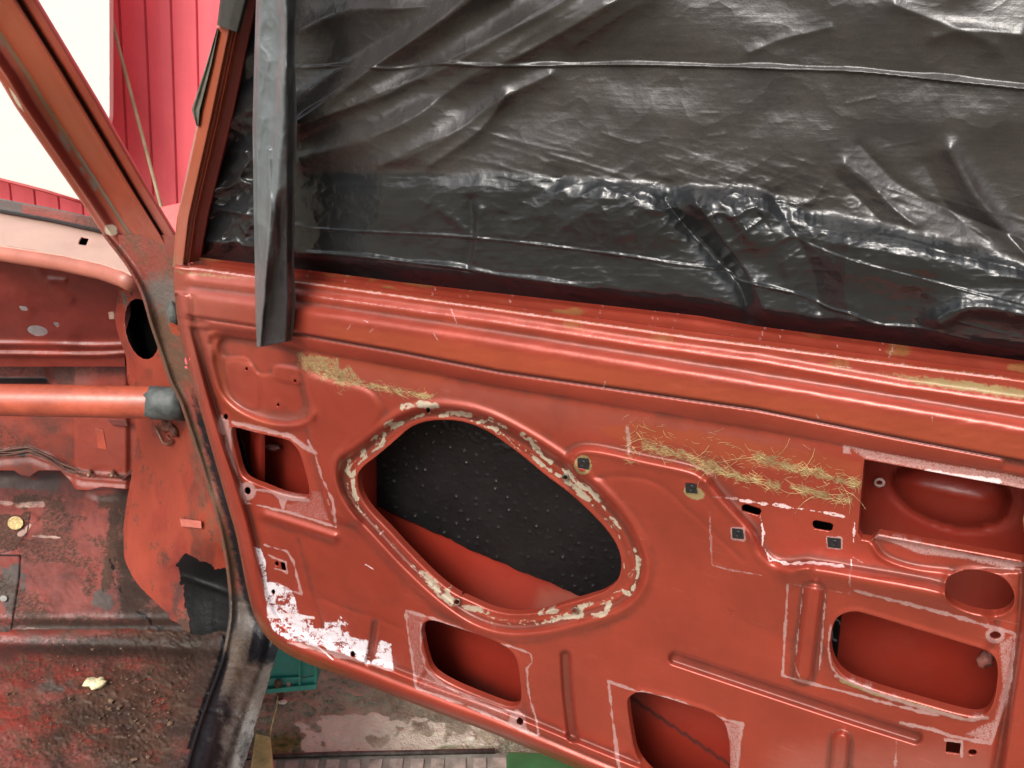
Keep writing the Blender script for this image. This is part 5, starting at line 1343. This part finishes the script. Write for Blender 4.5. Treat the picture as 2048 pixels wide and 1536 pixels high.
# green plastic crate
M_crate = simple('crate_green', (.016, .20, .155), .45, .2, 200, .12, 20)
crate = thing('plastic_crate', 'teal green plastic crate standing behind the sill under the door corner', 'crate', gz.pos(590, 1385))
yc = Plane((0.12, -1, 0.35), at(590, 1385, 1.66))
def cpan(px, h=0, th=.004, nm='crate_wall'):
    q_ = [yc.pos(x, y, h) for x, y in px]; return slab(q_, th, yc.n)
P_ = []
P_.append(cpan([(480, 1210), (480, 1362), (606, 1358), (628, 1300), (628, 1200)], 0) if False else cpan([(470, 1200), (470, 1365), (604, 1353), (604, 1200)], 0, .004))
o = mkmesh('crate_wall', *join(P_), M_crate, crate, smooth=False)
o = mkmesh('crate_corner', *join([cpan([(604, 1200), (604, 1353), (632, 1352), (632, 1200)], -.004, .004), cpan([(597, 1200), (597, 1375), (601, 1375), (601, 1200)], .008, .008), cpan([(628, 1200), (628, 1372), (633, 1370), (633, 1200)], .004, .10)]), M_crate, crate, smooth=False)
o = mkmesh('crate_rim', *join([cpan([(530, 1379), (530, 1388), (600, 1383), (630, 1374), (634, 1366)][:2] + [(632, 1378), (632, 1369)], .012, .03), cpan([(530, 1358), (530, 1363), (602, 1359), (602, 1354)], .010, .010),
    cpan([(530, 1362), (530, 1382), (572, 1380), (572, 1360)], 0, .003), cpan([(581, 1360), (581, 1380), (632, 1372), (632, 1352)], 0, .003), cpan([(571, 1360), (571, 1365), (582, 1365), (582, 1359)], 0, .003), cpan([(571, 1374), (571, 1380), (582, 1379), (582, 1373)], 0, .003)]), M_crate, crate, smooth=False)
# rusty prop under it
a0 = yc.pos(556, 1365, .02); a1 = gz.pos(560, 1394, 0.0)
tag(mkmesh('rusty_post', *tube([a0, a0 * .5 + a1 * .5, a1], .0075, 12), simple('post_rust', (.10, .045, .03), .7, .7, 300, .4, 80, metal=.2), None, origin=a1), 'short rusty steel post standing under the green crate', 'post')
# second green box, lower right under door
g0 = [gz.pos(x, y, .0) for x, y in ((1014, 1548), (1400, 1560))]
bx = np.array([gz.pos(1012, 1560)[0], gz.pos(1012, 1560)[1], 0])
def boxv(x0, x1, y0, y1, z0, z1):
    V = [(x, y, z) for z in (z0, z1) for y in (y0, y1) for x in (x0, x1)]
    return [np.array(v, float) for v in V], [[0, 2, 3, 1], [4, 5, 7, 6], [0, 1, 5, 4], [1, 3, 7, 5], [3, 2, 6, 7], [2, 0, 4, 6]]
pbt = horiz(.16)
k0 = pbt.pos(1014, 1502)
gb = thing('green_box', 'bright green plastic box half hidden under the bottom door edge', 'box', (k0[0] + .1, k0[1] - .1, 0))
M_gb = simple('box_green', (.008, .085, .022), .45)
bevel(mkmesh('box_body', *boxv(k0[0] + .004, k0[0] + .30, k0[1] - .30, k0[1] - .004, 0, .148), M_gb, gb, smooth=False), .004)
bevel(mkmesh('box_lid', *boxv(k0[0], k0[0] + .304, k0[1] - .304, k0[1], .148, .16), M_gb, gb, smooth=False), .004)

# ================================================================== BACKDROP THINGS
FY = 3.3
fence_pl = Plane((0, -1, 0), (0, FY, 0))
M_fence = paint('fence_red', (.90, .13, .16), .42, [('seam', (.50, .03, .05), .6, 20, .2, .3)], bump=.05, mott=.05, mscale=3)
A = fence_pl.pos(251, 150); B = fence_pl.pos(301, 150); per = B[0] - A[0]
per = abs(per)
xs = []; hs_ = []
x0 = A[0] - per * 24
V = []; seam = []
prof_f = [(0, 0, 1), (.04, -.006, 1), (.08, 0, 0), (.16, .002, 0), (.45, .006, 0), (.60, .007, 0), (.80, .003, 0), (.94, .001, 0)]
cols = [(x0 + per * (k + u), h, s_) for k in range(110) for u, h, s_ in prof_f]
for z in (0.0, 2.4):
    for x, h, s_ in cols: V.append((x + (z - 1.3) * .095, FY - h * .45, z)); seam.append(s_)
n_ = len(cols)
ob = mkmesh('corrugated_fence', V, [[k, k + 1, n_ + k + 1, n_ + k] for k in range(n_ - 1)], M_fence, None, {'seam': seam}, smooth=False, origin=(0, FY, 0))
tag(ob, 'bright red corrugated sheet-metal fence behind the car', 'fence')
m_ = ob.modifiers.new('solid', 'SOLIDIFY'); m_.thickness = .002

wb = Plane((0, -1, 0.0), (0, 3.05, 0))
q_ = [wb.pos(x, y) for x, y in ((-420, 240), (-420, -420), (218, -420), (219, 229), (196, 412), (170, 405), (0, 357))]
th_ = .03; n6 = len(q_); V = [np.array(v) for v in q_] + [np.array(v) + np.array([0, th_, 0]) for v in q_]
Fc = [list(range(n6))[::-1], [n6 + i for i in range(n6)]] + [[i, (i + 1) % n6, n6 + (i + 1) % n6, n6 + i] for i in range(n6)]
o = mkmesh('white_board', V, Fc, simple('white_panel', (.64, .59, .55), .6, mott=.01, bump=.02), None, smooth=False, origin=(q_[0][0], 3.05, 0))
tag(o, 'large plain white board in front of the red fence beyond the windscreen', 'board')
tr = tube([wb.pos(x, y, .01) for x, y in ((-420, 240), (0, 359), (90, 382), (175, 408))], .006, 8)
mkmesh('board_edge_trim', *tr, simple('trim_red', (.35, .03, .03), .5), o)
rp = [Plane((0, -1, 0), (0, 3.18, 0)).pos(x, y) for x, y in ((219, 20), (240, 105), (268, 210), (295, 310), (322, 412), (330, 450))]
tag(mkmesh('thin_pole', *tube(rp, .0065, 8), simple('pole_beige', (.42, .36, .22), .7), None, origin=rp[-1]), 'thin beige pole leaning against the red fence', 'pole')
ap = [at(x, y, 2.3) for x, y in ((322, 428), (338, 430), (350, 437), (358, 448), (362, 462))]
tag(mkmesh('white_pipe', *tube(ap, .011, 12), simple('white_plastic', (.82, .82, .82), .35), None, origin=ap[-1]), 'white curved plastic pipe visible in the gap between pillar and door', 'pipe')
